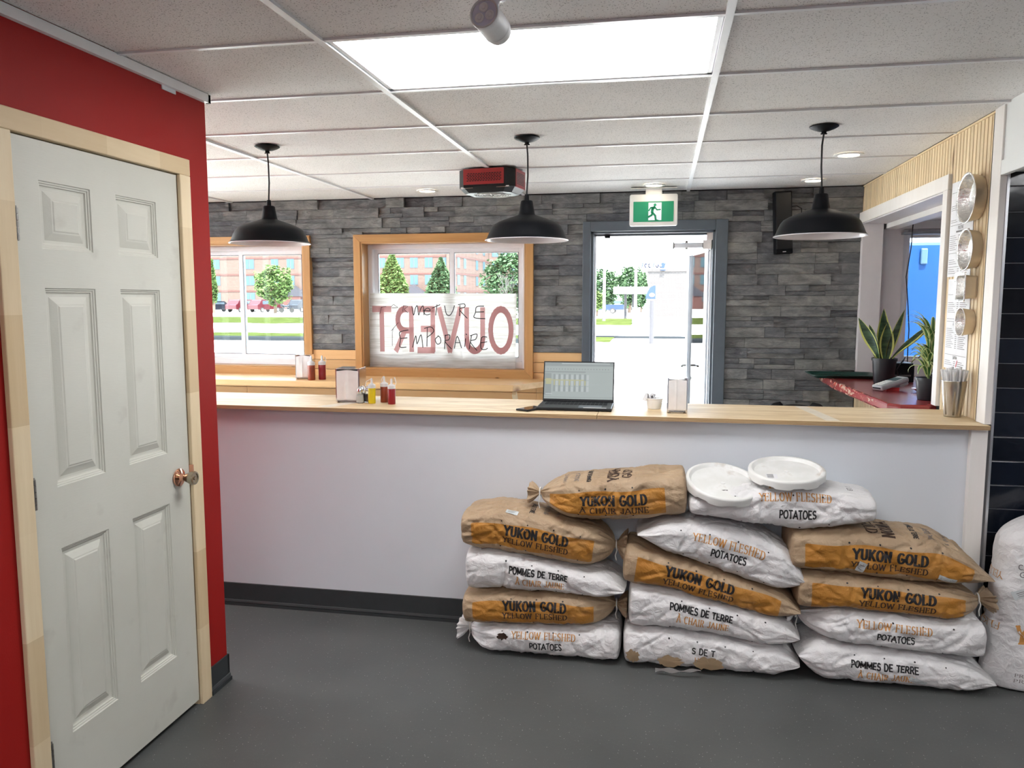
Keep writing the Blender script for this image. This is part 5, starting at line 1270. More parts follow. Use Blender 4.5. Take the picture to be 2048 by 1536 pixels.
    me = bpy.data.meshes.new('sack_body'); i = np.arange(R_ - 1)[:, None]; j = np.arange(NV)[None, :]; j2 = (j + 1) % NV
    F = np.stack([i * NV + j, (i + 1) * NV + j, (i + 1) * NV + j2, i * NV + j2], -1).reshape(-1, 4)
    me.vertices.add(len(Vl)); me.vertices.foreach_set('co', Vl.astype(np.float32).ravel())
    me.loops.add(len(F) * 4); me.loops.foreach_set('vertex_index', F.astype(np.int32).ravel())
    me.polygons.add(len(F)); me.polygons.foreach_set('loop_start', np.arange(0, len(F) * 4, 4, dtype=np.int32)); me.polygons.foreach_set('loop_total', np.full(len(F), 4, dtype=np.int32))
    me.polygons.foreach_set('use_smooth', np.ones(len(F), dtype=bool)); me.update(calc_edges=True); me.validate()
    if kind == 'brown':
        wob = .004 * np.sin(SS * 23 + seed)
        sd = np.minimum(np.minimum(SS - .050, (L - .085) - SS), np.minimum(TT + .064 + wob, .040 + wob - TT)); sd2 = np.minimum(np.minimum(SS - .050, (L - .085) - SS), np.minimum(P / 2 - .05 - np.abs(TT) + .10, np.abs(TT) - (P / 2 - .05)))
        at = me.attributes.new('band', 'FLOAT', 'POINT'); at.data.foreach_set('value', (.5 + np.clip(np.maximum(sd, sd2) * 30, -.5, .5)).astype(np.float32).ravel())
    me.materials.append(M['kraft'] if kind == 'brown' else M['whitesack'])
    body_o = bpy.data.objects.new('sack_body', me); COL.objects.link(body_o); body_o.parent = root
    # surface lookup
    def surf(s, t, off):
        fi = float(np.interp(s, S, np.arange(R_))); i0 = min(int(fi), R_ - 2); fu = fi - i0
        fj = ((t / P + .5) * NV) % NV; j0 = int(fj) % NV; fv = fj - int(fj); j1 = (j0 + 1) % NV
        a, b_, c, d = V[i0, j0], V[i0 + 1, j0], V[i0 + 1, j1], V[i0, j1]
        p = a * (1 - fu) * (1 - fv) + b_ * fu * (1 - fv) + c * fu * fv + d * (1 - fu) * fv
        nr = np.cross((b_ - a) + (c - d), (d - a) + (c - b_)); nr = nr / (np.linalg.norm(nr) + 1e-9)
        return p + nr * off
    mbs = {}
    for (text, font, ink, s0, t0, width, hgt, rot, wt) in prints:
        st = layout(text, 1., font, wt, 1., .13 if font == 'sans' else .2); xs = [p[0] for q in st for p in q[0]]; fx = width / (max(xs) - min(xs))
        st = [([(a * fx, c * hgt) for a, c in q], w_ * hgt, k) for q, w_, k in st]
        mb = mbs.setdefault(ink, MB(tuple(org)))
        for qi, q in enumerate(stroke_quads(st, .005)):
            pts = []
            for a, c in q:
                if rot == 0: s_, t_ = s0 + a, t0 + c
                elif rot > 0: s_, t_ = s0 - c, t0 + a
                else: s_, t_ = s0 + c, t0 - a
                pts.append(tuple(surf(s_, t_, .0009 + (qi % 5) * .00006)))
            mb.add(pts, [(0, 1, 2, 3)])
    if holes:
        mb = mbs.setdefault('holes', MB(tuple(org))); rh = random.Random(seed)
        for t_ in (-.062, .050):
            s_ = .20 + rh.uniform(-.03, .03)
            while s_ < L - .12:
                c = surf(s_, t_, .0014); rr_ = rh.uniform(.0028, .0042)
                mb.add([tuple(surf(s_ + rr_ * math.cos(k * PI / 4), t_ + rr_ * math.sin(k * PI / 4), .0015)) for k in range(8)], [tuple(range(8))]); s_ += .115
    for k, mb in mbs.items():
        ob = mb.build('printed_lettering' if k != 'holes' else 'vent_holes', M['ink' if k == 'holes' else k], root); ob['kind'] = 'stuff'
    for (s_, t_, w_, h_, rt) in stickers:
        mb = MB(tuple(org)); cr, sr = math.cos(rt), math.sin(rt)
        V_ = [[tuple(surf(s_ + (u * w_) * cr - (v * h_) * sr, t_ + (u * w_) * sr + (v * h_) * cr, .003)) for u in np.linspace(-.5, .5, 9)] for v in np.linspace(-.5, .5, 4)]
        mb.add([p for r_ in V_ for p in r_], [(q * 9 + p, q * 9 + p + 1, (q + 1) * 9 + p + 1, (q + 1) * 9 + p) for q in range(3) for p in range(8)]); stk = mb.build('sticker', M['stickr'], root)
        mb = MB(tuple(org))
        for q in range(3):
            u0, u1, v0 = -.35, .1 + .1 * q, -.25 + .22 * q
            mb.add([tuple(surf(s_ + u * w_ * cr - v * h_ * sr, t_ + u * w_ * sr + v * h_ * cr, .0042)) for u, v in ((u0, v0), (u1, v0), (u1, v0 + .06), (u0, v0 + .06))], [(0, 1, 2, 3)])
        ob = mb.build('sticker_print', M['inkgrey'], stk); ob['kind'] = 'stuff'
    for side in (0, 1):
        if ends[side] == 'tied' and axis == 'X':
            sN = -.010 if side == 0 else body + .010; fi = int(np.argmin(np.abs(S - sN))); c = V[fi].mean(0); rad = max(np.linalg.norm(V[fi] - c, axis=1)) + .001
            mb = MB(tuple(org)); mb.tube([(c[0], c[1] + rad * math.cos(k * PI / 8), c[2] + rad * math.sin(k * PI / 8)) for k in range(17)], .003, 6)
            f = V[fi][np.argmin(V[fi][:, 1])]
            mb.tube([tuple(f + np.array([0, -.002, 0])), tuple(f + np.array([.004, -.010, -.015])), tuple(f + np.array([-.003, -.012, -.040])), tuple(f + np.array([.002, -.010, -.062]))], .0024, 6)
            mb.build('tie_string', M['string'], root, smooth=True)
    return root, surf, org

SE, SA = 'serif', 'sans'
def br(second, s=.345, t=.012, extra=()):
    return [('YUKON GOLD', SE, 'ink', s, t + .013, .280, .038, 0, .27), (second, SE, 'inkbrown', s, t - .030, .290, .023, 0, .22)] + list(extra)
def toptext(s, rot=-1, t=.19):
    return [('YUKON', SE, 'inkbrown', s, t, .17, .045, rot, .24), ('GOLD', SE, 'inkbrown', s - .06 * (1 if rot < 0 else -1), t, .13, .042, rot, .2), ('POMMES DE TERRE', SA, 'ink', s + .105 * (1 if rot < 0 else -1), t, .15, .018, rot, .2), ('50 LB 22,7 KG', SA, 'inkgrey', s + .165 * (1 if rot < 0 else -1), t, .12, .018, rot, .17), ('CANADA NO. 1', SA, 'inkgrey', s + .215 * (1 if rot < 0 else -1), t, .12, .014, rot, .15)]
def wf(s=.36, t=.0, dt=.045): return [('YELLOW FLESHED', SE, 'inkorange', s, t + dt * .62, .285, .030, 0, .15), ('POTATOES', SA, 'ink', s + .01, t - dt * .42, .140, .026, 0, .2)]
def wp(s=.32, t=.0): return [('POMMES DE TERRE', SA, 'ink', s, t + .020, .255, .026, 0, .22), ('À CHAIR JAUNE', SE, 'inkorange', s + .01, t - .022, .215, .027, 0, .15)]
yc, ad = 3.452, .160
make_sack('white sack at the bottom of the left stack, torn near its tied left end', 'white', 'X', -.850, -.160, [(-.9, .120), (-.68, .138), (-.45, .150), (-.15, .150)], [(-.9, .006), (-.15, .006)], yc, ad, ('tied', 'block'), wf(.36, .006), 3)
make_sack('brown sack second from the floor in the left stack, tied at right', 'brown', 'X', -.860, -.185, [(-.86, .268), (-.68, .292), (-.46, .300), (-.18, .285)], [(-.86, .130), (-.68, .140), (-.46, .152), (-.18, .165)], yc, ad, ('block', 'tied'), br('YELLOW FLESHED', .33, .008, toptext(.32, -1)), 5)
make_sack('white POMMES DE TERRE sack in the middle of the left stack', 'white', 'X', -.845, -.140, [(-.85, .480), (-.68, .474), (-.46, .440), (-.14, .380)], [(-.85, .290), (-.68, .298), (-.46, .300), (-.14, .285)], yc, ad, ('block', 'pinch'), wp(.33, .0), 8)
make_sack('brown sack fourth from the floor in the left stack, tail pointing right', 'brown', 'X', -.865, -.190, [(-.87, .640), (-.70, .672), (-.46, .640), (-.19, .585)], [(-.87, .495), (-.68, .478), (-.46, .448), (-.19, .415)], yc, ad, ('block', 'tied'), br('YELLOW FLESHED', .34, .000, toptext(.20, -1)[2:]), 13, stickers=((.22, .100, .055, .024, -.1),))
make_sack('brown sack on top of the left stack, leaning up to the right', 'brown', 'X', -.520, .112, [(-.52, .780), (-.40, .806), (-.04, .850), (.11, .858)], [(-.52, .668), (-.33, .640), (-.10, .645), (.11, .680)], 3.445, .150, ('tied', 'block'), br('À CHAIR JAUNE', .33, -.012, toptext(.33, 1, .17)), 21)
make_sack('torn white sack at the bottom of the middle stack, brown lining showing', 'white', 'X', -.135, .595, [(-.14, .165), (.08, .180), (.29, .155), (.60, .120)], [(-.14, .006), (.60, .006)], yc, ad, ('block', 'pinch'), [('S DE T', SA, 'ink', .335, .012, .092, .024, 0, .2), ('HAIR', SE, 'inkorange', .335, -.028, .07, .024, 0, .12)], 34)
make_sack('white sack with orange À CHAIR JAUNE, second in the middle stack', 'white', 'X', -.115, .590, [(-.12, .365), (.08, .345), (.29, .300), (.60, .235)], [(-.12, .172), (.08, .182), (.29, .160), (.60, .122)], yc, ad, ('block', 'pinch'), wp(.30, .004), 55)
make_sack('brown sack sloping down right in the middle stack', 'brown', 'X', -.140, .590, [(-.14, .540), (.07, .492), (.28, .436), (.60, .345)], [(-.14, .375), (.07, .350), (.28, .305), (.60, .238)], yc, ad, ('block', 'pinch'), br('YELLOW FLESHED', .315, .004), 89)
make_sack('white sack with slanted YELLOW FLESHED under the white topmost sack', 'white', 'X', -.085, .605, [(-.09, .620), (.05, .655), (.17, .658), (.38, .618), (.61, .500)], [(-.09, .560), (.10, .500), (.28, .445), (.45, .400), (.61, .345)], yc, ad, ('pinch', 'pinch'), wf(.37, .004, .042), 144)
m5 = make_sack('white sack on the very top, two pail lids lying on it', 'white', 'X', .130, .865, [(.12, .760), (.30, .800), (.57, .828), (.87, .795)], [(.12, .690), (.33, .664), (.57, .640), (.87, .690)], 3.450, .155, ('block', 'block'), wf(.42, .010, .058) + [('LB', SE, 'inkorange', .37, .105, .10, .03, 0, .2), ('50 LB', SA, 'inkgrey', .65, .17, .07, .018, -1, .2)], 233)
make_sack('white sack at the bottom of the right stack, tip lying on the floor', 'white', 'X', .590, 1.345, [(.59, .190), (.79, .165), (1.07, .150), (1.35, .100)], [(.59, .030), (.72, .006), (1.35, .006)], yc, ad, ('pinch', 'pinch'), wp(.33, -.004), 377, stickers=((.46, -.028, .07, .022, -.25),))
make_sack('white YELLOW FLESHED sack second from the floor in the right stack', 'white', 'X', .600, 1.300, [(.57, .300), (.78, .318), (1.07, .300), (1.31, .300)], [(.57, .196), (.78, .170), (1.07, .156), (1.31, .150)], yc, ad, ('tied', 'block'), wf(.35, .004), 610)
make_sack('brown sack third from the floor in the right stack, tail at right', 'brown', 'X', .578, 1.300, [(.57, .462), (.77, .462), (1.06, .446), (1.31, .408)], [(.57, .312), (.77, .322), (1.06, .306), (1.31, .306)], yc, ad, ('block', 'tied'), br('YELLOW FLESHED', .38, .004), 987)
make_sack('brown sack on top of the right stack with two clear stickers', 'brown', 'X', .545, 1.315, [(.54, .640), (.81, .655), (1.10, .636), (1.345, .500)], [(.54, .474), (.77, .468), (1.06, .450), (1.345, .450)], yc, ad, ('block', 'pinch'), br('YELLOW FLESHED', .375, -.006, toptext(.37, -1, .17)), 1597, stickers=((.27, -.045, .032, .045, -.3), (.60, -.052, .07, .022, -.15)))
make_sack('white sack standing upright at the right beside the dark tiles', 'white', 'Z', .004, .735, [(0, .24), (.1, .25), (.5, .24), (.75, .23)], [(0, 1.590), (.3, 1.605), (.75, 1.620)], 3.470, .105, ('block', 'pinch'),
          [('PRODUCE', SE, 'inkbrown', .070, .090, .13, .012, -1, .16), ('PRODUIT', SE, 'inkbrown', .048, .090, .13, .012, -1, .16), ('FLESHED', SE, 'inkorange', .26, .315, .17, .028, 1, .12), ('YELLOW', SE, 'inkorange', .47, .315, .15, .028, 1, .12), ('YUKON', SE, 'inkorange', .24, .05, .24, .07, -1, .2), ('CANADA', SA, 'inkgrey', .52, .13, .12, .02, -1, .16), ('GRADE', SA, 'inkgrey', .49, .13, .10, .02, -1, .16)], 2584, group='potato sacks stacked before the counter', stickers=((.42, .15, .10, .035, -1.1),))

# torn brown lining and loose paper flap of the lowest middle sack
fl_o = bpy.data.objects.get('potato_sack.005')
o = tuple(fl_o.location)
for (cx, cz, rx, rz, sd_) in ((-.098, .060, .030, .028, 1), (.060, .050, .055, .024, 2), (.225, .052, .060, .030, 3)):
    b = MB(o); rq = random.Random(sd_); n = 26
    ring_ = [(cx + rx * (1 + rq.uniform(-.25, .2)) * math.cos(2 * PI * k / n), 3.2865 + .012 * (1 - math.cos(PI * 0)) , cz + rz * (1 + rq.uniform(-.3, .2)) * math.sin(2 * PI * k / n)) for k in range(n)]
    b.add(ring_ + [(cx, 3.284, cz)], [(k, (k + 1) % n, n) for k in range(n)]); b.build('torn_lining', M['kraftin'], fl_o)
b = MB(o)
b.grid(lambda u, v: (.0 + .19 * u, 3.262 - .016 * v + .006 * math.sin(u * 9), .006 + .020 * u + .028 * v * (1 - .5 * u) + .004 * math.sin(u * 14 + v * 3)), 16, 4); b.build('torn_flap', M['napkin'], fl_o, smooth='all')

hl = bpy.data.objects.get('potato_sack'); o = tuple(hl.location); b = MB(o); rq = random.Random(9)
pts = [(-.672 + .028 * (1 + rq.uniform(-.5, .4)) * math.cos(k * PI / 9), 3.2885, .098 + .016 * (1 + rq.uniform(-.4, .5)) * math.sin(k * PI / 9)) for k in range(18)]
b.add(pts + [(-.672, 3.2885, .098)], [(k, (k + 1) % 18, 18) for k in range(18)]); b.build('torn_hole', M['inkbrown'], hl)
# pail lids
def pail_lid(c, rx, ry, r, lbl):
    t = tag(empty('pail_lid', c), lbl, 'pail lid', 'white pail lids on the top sack')
    R_ = Matrix.Rotation(rx, 3, 'X') @ Matrix.Rotation(ry, 3, 'Y')
    def wv(a, i): return 1
    b = MB(c); b.lathe([(0, .0), (r * .84, .0), (r * .86, .003), (r * .88, .010), (r * .91, .014), (r * .965, .014), (r * .99, .011), (r, .005), (r * .995, -.016), (r * .985, -.016), (r * .975, .004), (r * .93, .009), (r * .90, .008), (r * .87, -.004), (0, -.003)], c, 72, R_); d_ = b.build('lid_disc', M['lid'], t, smooth=True)
    b = MB(c)
    for k in range(8):
        a0_ = k * PI / 4 + .3; n = 8
        V = []; 
        for q in range(n + 1):
            a = a0_ + .52 * q / n; dz = -.016 - .007 * min(1, min(q, n - q) / 1.2)
            for zz_ in (-.012, dz): V.append(Vector(c) + R_ @ Vector((r * .998 * math.cos(a), r * .998 * math.sin(a), zz_)))
            for zz_ in (dz, -.012): V.append(Vector(c) + R_ @ Vector((r * .985 * math.cos(a), r * .985 * math.sin(a), zz_)))
        b.add(V, [(q * 4 + p, q * 4 + (p + 1) % 4, (q + 1) * 4 + (p + 1) % 4, (q + 1) * 4 + p) for q in range(n) for p in range(4)])
    b.build('skirt_tabs', M['lid'], t, smooth=True)['kind'] = 'stuff'
    b = MB(c); b.lathe([(.010, .0), (.009, .002), (.004, .0022), (0, .001)], Vector(c) + R_ @ Vector((0, 0, .0002)), 20, R_); b.build('centre_nub', M['whiteplastic'], t, smooth=True)
    return t, R_
t, R_ = pail_lid((.268, 3.40, .812), math.radians(17), math.radians(6), .158, 'white pail lid with a torn label speck, tilted on the left of the top sack')
b = MB((.268, 3.40, .812)); q = Vector((.268, 3.40, .812)); b.add([q + R_ @ Vector(p) for p in ((-.01, -.062, .001), (.0, -.066, .001), (.006, -.060, .001), (.016, -.062, .001), (.018, -.054, .001), (.004, -.056, .001))], [(0, 1, 2, 3, 4, 5)]); b.build('label_scrap', M['inkgrey'], t)
t, R_ = pail_lid((.530, 3.425, .868), math.radians(9), math.radians(-1), .157, 'white pail lid with a small printed label, higher and right of the other lid')
c_ = Vector((.530, 3.425, .868)); b = MB(tuple(c_)); b.add([c_ + R_ @ Vector(p) for p in ((-.09, -.085, .0008), (-.045, -.085, .0008), (-.045, -.035, .0008), (-.09, -.035, .0008))], [(0, 1, 2, 3)]); b.build('label', M['paper'], t)
b = MB(tuple(c_))
for k in range(6):
    y_ = -.04 - k * .007; b.add([c_ + R_ @ Vector(p) for p in ((-.086, y_, .0013), (-.060 + .008 * ((k * 3) % 3), y_, .0013), (-.060 + .008 * ((k * 3) % 3), y_ - .003, .0013), (-.086, y_ - .003, .0013))], [(0, 1, 2, 3)])
b.build('label_print', M['inkgrey'], t)['kind'] = 'stuff'

# ================================================================ OUTSIDE
b = MB((0, 20, -.06)); b.box(-160, 160, 6.22, 260, -.5, -.06); b.box(-160, -5.6, -40, 6.22, -.5, -.06); struct(b.build('ground', M['asphalt']))
for (y0, y1, lbl) in ((30.6, 36.5, 'near strip of lawn beyond the parking lot'), (51, 70, 'far strip of lawn before the parked cars')):
    b = MB((0, y0, -.06)); 
    rg = random.Random(int(y0))
    b.grid(lambda u, v: (-90 + 88 * u, y0 + (y1 - y0) * v + (1.2 * noise.noise(Vector((u * 30, v, 1))) if v in (0, 1) else 0), -.055 + .05 * math.sin(PI * v)), 120, 3)
    tag(b.build('lawn', M['grass']), lbl, 'lawn', kind='stuff')
b = MB((0, 30, -.06)); b.box(-90, -3.2, 29.4, 30.6, -.06, .07); tag(b.build('kerb', M['curb']), 'pale grey kerb along the near lawn strip', 'kerb', kind='structure')
b = MB((0, 33, -.06)); b.box(-2.9, 2.2, 34.0, 34.4, -.06, .03); tag(b.build('kerb', M['curb']), 'thin kerb line seen through the open door', 'kerb', kind='structure')

def facade(name, lbl, p0, p1, H, cols, rows, depth=12, bands=True, whole=None):
    """block of flats: wall between p0 and p1 (ground points), windows as frames with panes"""
    p0 = Vector((*p0, 0)); p1 = Vector((*p1, 0)); d = (p1 - p0); Lw = d.length; ex = d / Lw; nrm = Vector((ex.y, -ex.x, 0))
    if nrm.y > 0: nrm = -nrm
    t = whole or tag(empty(name, tuple(p0)), lbl, 'building', 'brick buildings across the road')
    if whole is not None: p0o = whole.location.copy()
    else: p0o = p0
    X = Matrix(((ex.x, -nrm.x, 0, p0.x), (ex.y, -nrm.y, 0, p0.y), (0, 0, 1, 0), (0, 0, 0, 1)))
    def fb(): q = MB(tuple(p0o)); q.X = X; return q
    b = fb(); b.box(0, Lw, 0, depth, -.1, H); b.build('brick_wall', M['brick'], t)
    if bands:
        for z in [1.0 + 3. * k for k in range(1, int(H / 3) + 1)]:
            b = fb(); b.box(-.05, Lw + .05, -.08, .02, z - .95, z - .70); b.build('brick_course', M['brickdark'], t)
    b = fb(); b.box(-.4, Lw + .4, -.5, depth + .4, H, H + .35); b.build('roof_edge', M['roofg'], t)
    for (x, w_) in cols:
        for (z, h) in rows:
            b = fb(); b.box(x - w_ / 2, x + w_ / 2, -.04, .06, z, z + h); f = b.build('window', M['darktrim'], t)
            n = 2 if w_ > 1.2 else 1
            for k in range(n):
                b = fb(); ww = w_ / n; b.box(x - w_ / 2 + k * ww + .10, x - w_ / 2 + (k + 1) * ww - .10, -.07, -.03, z + .12, z + h - .12); b.build('pane', M['pane'], f)
    return t, X
rows4 = [(1.2, 1.7), (4.2, 1.8), (7.2, 1.9), (10.2, 1.7)]
Yb = 135
def gx(px, Y):   # ground X of a bearing given as picture column, used once to place far things
    u = px - 1024; return Y * (-.1878 * 1558.7 + .9822 * u) / (.9822 * 1558.7 + .1878 * u)
xs_w1 = [(440, 1.9), (507, 2.0), (557, 1.5), (588, 1.5)]; xs_w2 = [(804, 1.5), (831, 1.5), (860, 1.5), (890, 1.3)]
xL = gx(395, Yb); cols_ = [(gx(p, Yb) - xL, w_) for p, w_ in xs_w1 + [(640, 1.6), (680, 1.5), (725, 1.6), (768, 1.4)] + xs_w2]
t, XF = facade('apartment_building', 'long red brick apartment block seen through both windows', (xL, Yb), (gx(903, Yb), Yb), 13.4, cols_, rows4)
for px, w_ in ((597, 3.6), (834, 3.8)):     # gabled porches
    cx = gx(px, Yb) - xL; b = MB((xL, Yb, 0)); b.X = XF
    b.add([(cx - w_ / 2 - .4, -2, 2.6), (cx, -2, 4.2), (cx + w_ / 2 + .4, -2, 2.6), (cx - w_ / 2 - .4, 0, 2.6), (cx, 0, 4.2), (cx + w_ / 2 + .4, 0, 2.6), (cx - w_ / 2 - .4, -2, 2.2), (cx + w_ / 2 + .4, -2, 2.2)], [(0, 1, 4, 3), (1, 2, 5, 4), (0, 6, 7, 2, 1)]); b.build('porch_gable', M['roofg'], t)
    b = MB((xL, Yb, 0)); b.X = XF; b.box(cx - w_ / 2, cx + w_ / 2, -1.9, 0, 0, 2.3); b.build('porch', M['brickdark'], t)
W0 = (gx(911, 134), 134); W1_ = (gx(978, 156), 156)
Lw = math.hypot(W1_[0] - W0[0], W1_[1] - W0[1])
facade('', '', W0, W1_, 13.4, [(Lw * f, 1.5) for f in (.10, .27, .62, .84)], rows4, 1.5, True, t)
t_main = t
W2_ = (gx(979, 157), 157); W3_ = (gx(1075, 162), 162); Lw = math.hypot(W3_[0] - W2_[0], W3_[1] - W2_[1])
facade('', '', W2_, W3_, 13.0, [(Lw * f, 1.4) for f in (.12, .3, .5, .7, .9)], rows4, 10, True, t_main)

def crown(b, c, rx, rz, n, sz, rq, shape='round'):
    for k in range(n):
        while True:
            p = Vector((rq.uniform(-1, 1), rq.uniform(-1, 1), rq.uniform(-1, 1)))
            if .25 < p.length < 1: break
        f = p.z
        if shape == 'cone': s_ = (1 - (f + 1) / 2) * .95 + .08; q = Vector((p.x * rx * s_, p.y * rx * s_, f * rz))
        else:
            p = p.normalized() * (p.length ** .4) * (1 + .55 * noise.noise(p * 2.6 + Vector(c))); q = Vector((p.x * rx, p.y * rx, p.z * rz))
        q = q + Vector(c); R_ = Matrix.Rotation(rq.uniform(0, 6), 3, 'Z') @ Matrix.Rotation(rq.uniform(-1.2, 1.2), 3, 'X')
        s1 = sz * rq.uniform(.6, 1.3); b.add([q + R_ @ Vector(v) for v in ((-s1, -s1 * .5, 0), (s1 * .2, -s1 * .7, s1 * .2), (s1, s1 * .3, 0), (-s1 * .2, s1 * .7, -s1 * .1))], [(0, 1, 2, 3)])
def tree(name, px, Y, zt, zb_, r, lbl, mt='treeg', shape='round', n=1500, sz=.2, seed=1):
    x = gx(px, Y); o = (x, Y, -.06); t = tag(empty(name, o), lbl, 'tree', 'trees across the road')
    b = MB(o); b.tube([(x, Y, -.06), (x + .1, Y, zb_ + .5), (x, Y, (zt + zb_) / 2)], [.22, .16, .08], 8); b.build('trunk', M['bark'], t)
    b = MB(o); crown(b, (x, Y, (zt + zb_) / 2), r, (zt - zb_) / 2, n, sz, random.Random(seed), shape); b.build('crown', M[mt], t)
def zpx(py, px, Y):
    x = gx(px, Y); D = .9822 * Y - .1878 * x; return 1.59 + (599.4 - py) / 1567.7 * D * 1.006
def tr(name, px, Y, pyt, pyb, wpx, lbl, **k):
    D = .9822 * Y - .1878 * gx(px, Y); tree(name, px, Y, zpx(pyt, px, Y), max(.6, zpx(pyb, px, Y)), wpx / 2 / 1567.7 * D, lbl, **{**k, 'n': int(k.get('n', 1500) * 2.2), 'sz': .19})
tr('round_tree', 555, 88, 536, 604, 64, 'pale green round tree seen through the left window', seed=2)
tr('conifer', 788, 80, 503, 625, 92, 'tall green conifer at the left side of the right window', shape='cone', n=4200, seed=3)
tr('conifer', 884, 84, 516, 625, 90, 'green conifer behind the middle bar of the right window', shape='cone', n=4200, seed=4, mt='treed')
tr('conifer', 433, 90, 520, 610, 26, 'narrow tree at the left edge of the left window', shape='cone', n=900, seed=5)
tr('round_tree', 1020, 78, 506, 625, 92, 'broad leafy tree at the right side of the right window', n=2600, seed=6, mt='treed')
tr('round_tree', 1206, 104, 542, 622, 52, 'tree left of the utility pole in the doorway', n=1800, seed=7, mt='treed')
tr('round_tree', 1256, 100, 538, 610, 46, 'tree behind the bus shelter in the doorway', n=1600, seed=8, mt='treed')
tr('round_tree', 1278, 104, 548, 620, 26, 'small tree beside the white brick building', n=900, seed=9, mt='treed')
tr('round_tree', 1190, 80, 586, 622, 30, 'low yellowish shrub by the blue pickup truck', n=700, seed=10)
tr('round_tree', 1405, 60, 552, 612, 24, 'leafy tree seen through the glass of the open door', n=900, seed=11, mt='treed')
# bare tree
x, Y = gx(1017, 60), 60; o = (x, Y, -.06); t = tag(empty('bare_tree', o), 'leafless pale tree in front of the broad leafy tree', 'tree', 'trees across the road')
b = MB(o); rq = random.Random(4)
def branch(p, d, L, r, k):
    q = p + d * L; b.tube([p, p + d * L * .5 + Vector((rq.uniform(-.05, .05), 0, .03)), q], [r, r * .8, r * .6], 5)
    if k:
        for _ in range(3 if k > 1 else 4):
            nd = (d + Vector((rq.uniform(-.75, .75), rq.uniform(-.5, .5), rq.uniform(-.1, .6)))).normalized(); branch(q if _ else p + d * L * .7, nd, L * rq.uniform(.6, .8), r * .6, k - 1)
branch(Vector((x, Y, -.06)), Vector((0, 0, 1)), 1.35, .09, 4); b.build('branches', M['deadwood'], t)

def vehicle(name, px, Y, py_w, lbl, mt, kind='suv', flip=1, L=4.4, rot=0):
    x = gx(px, Y); o = (x, Y, -.06); t = tag(empty(name, o), lbl, 'car' if kind != 'pickup' else 'truck', 'vehicles parked across the road')
    w_ = 1.8
    prof = {'suv': [(-2.2, .4), (-2.2, .95), (-1.9, 1.05), (-1.5, 1.60), (.8, 1.65), (1.3, 1.1), (2.1, .95), (2.2, .45)],
            'pickup': [(-2.7, .5), (-2.7, 1.0), (-.4, 1.0), (-.35, 1.65), (.9, 1.65), (1.4, 1.1), (2.5, 1.0), (2.6, .5)], 'sedan': [(-2.2, .35), (-2.2, .85), (-1.5, .95), (-.9, 1.4), (.6, 1.4), (1.2, .95), (2.1, .85), (2.2, .4)]}[kind]
    RZ = Matrix.Translation((x, Y, -.06)) @ Matrix.Rotation(math.radians(rot + (0 if flip else 180)), 4, 'Z')
    def vb(): q = MB(o); q.X = RZ; return q
    b = vb(); n = len(prof); b.add([(a, -w_ / 2, c) for a, c in prof] + [(a, w_ / 2, c) for a, c in prof], [tuple(range(n))[::-1], tuple(range(n, 2 * n))] + [(i, n + i, n + (i + 1) % n, (i + 1) % n) for i in range(n)]); b.build('car_body', M[mt], t, bevel=.06)
    g0 = {'suv': (-1.35, .9), 'pickup': (-.2, .95), 'sedan': (-.8, .6)}[kind]; zt_ = 1.5 if kind != 'sedan' else 1.3
    b = vb(); b.box(g0[0], g0[1], -w_ / 2 - .02, w_ / 2 + .02, 1.05, zt_); b.build('side_windows', M['carglass'], t, bevel=.04)
    for wx_ in (-1.45, 1.45):
        for sy in (-1, 1):
            b = vb(); b.tube([(wx_, sy * (w_ / 2 - .12), .33), (wx_, sy * (w_ / 2 + .03), .33)], .33, 16); wh = b.build('wheel', M['tyre'], t)
            b = vb(); b.tube([(wx_, sy * (w_ / 2 + .03), .33), (wx_, sy * (w_ / 2 + .04), .33)], .18, 12); b.build('hub_cap', M['alu'], wh)
vehicle('parked_car', 535, 97, 0, 'red car parked under the round tree', 'carred', rot=75)
vehicle('parked_car', 490, 97, 0, 'second red car partly behind the window bar', 'carred', 'suv', rot=80)
vehicle('parked_car', 440, 97, 0, 'dark blue car at the left edge of the left window', 'cardark', 'sedan', rot=60)
vehicle('parked_car', 612, 99, 0, 'dark car behind the right casing of the left window', 'cardark', 'suv', rot=75)
vehicle('pickup_truck', 1200, 95, 0, 'blue pickup truck parked beyond the open door', 'carblue', 'pickup', 0)
vehicle('parked_car', 1238, 118, 0, 'white and red car behind the blue pickup truck', 'carwhite', 'suv')
x, Y = gx(578, 93), 93; o = (x, Y, -.06); t = tag(empty('motorcycle', o), 'dark motorcycle parked right of the red car', 'motorcycle')
b = MB(o)
for sx in (-.7, .7): b.tube([(x + sx, Y - .06, .27), (x + sx, Y + .06, .27)], .33, 16)
b.build('wheels', M['tyre'], t)
b = MB(o); b.tube([(x - .7, Y, .3), (x - .3, Y, .75), (x + .3, Y, .75), (x + .7, Y, .3)], [.05, .16, .14, .05], 8); b.tube([(x + .45, Y, .7), (x + .35, Y, 1.15), (x + .3, Y - .35, 1.2)], .035, 6); b.box(x - .75, x - .45, Y - .2, Y + .2, .7, 1.0); b.build('frame', M['cardark'], t, bevel=.02)

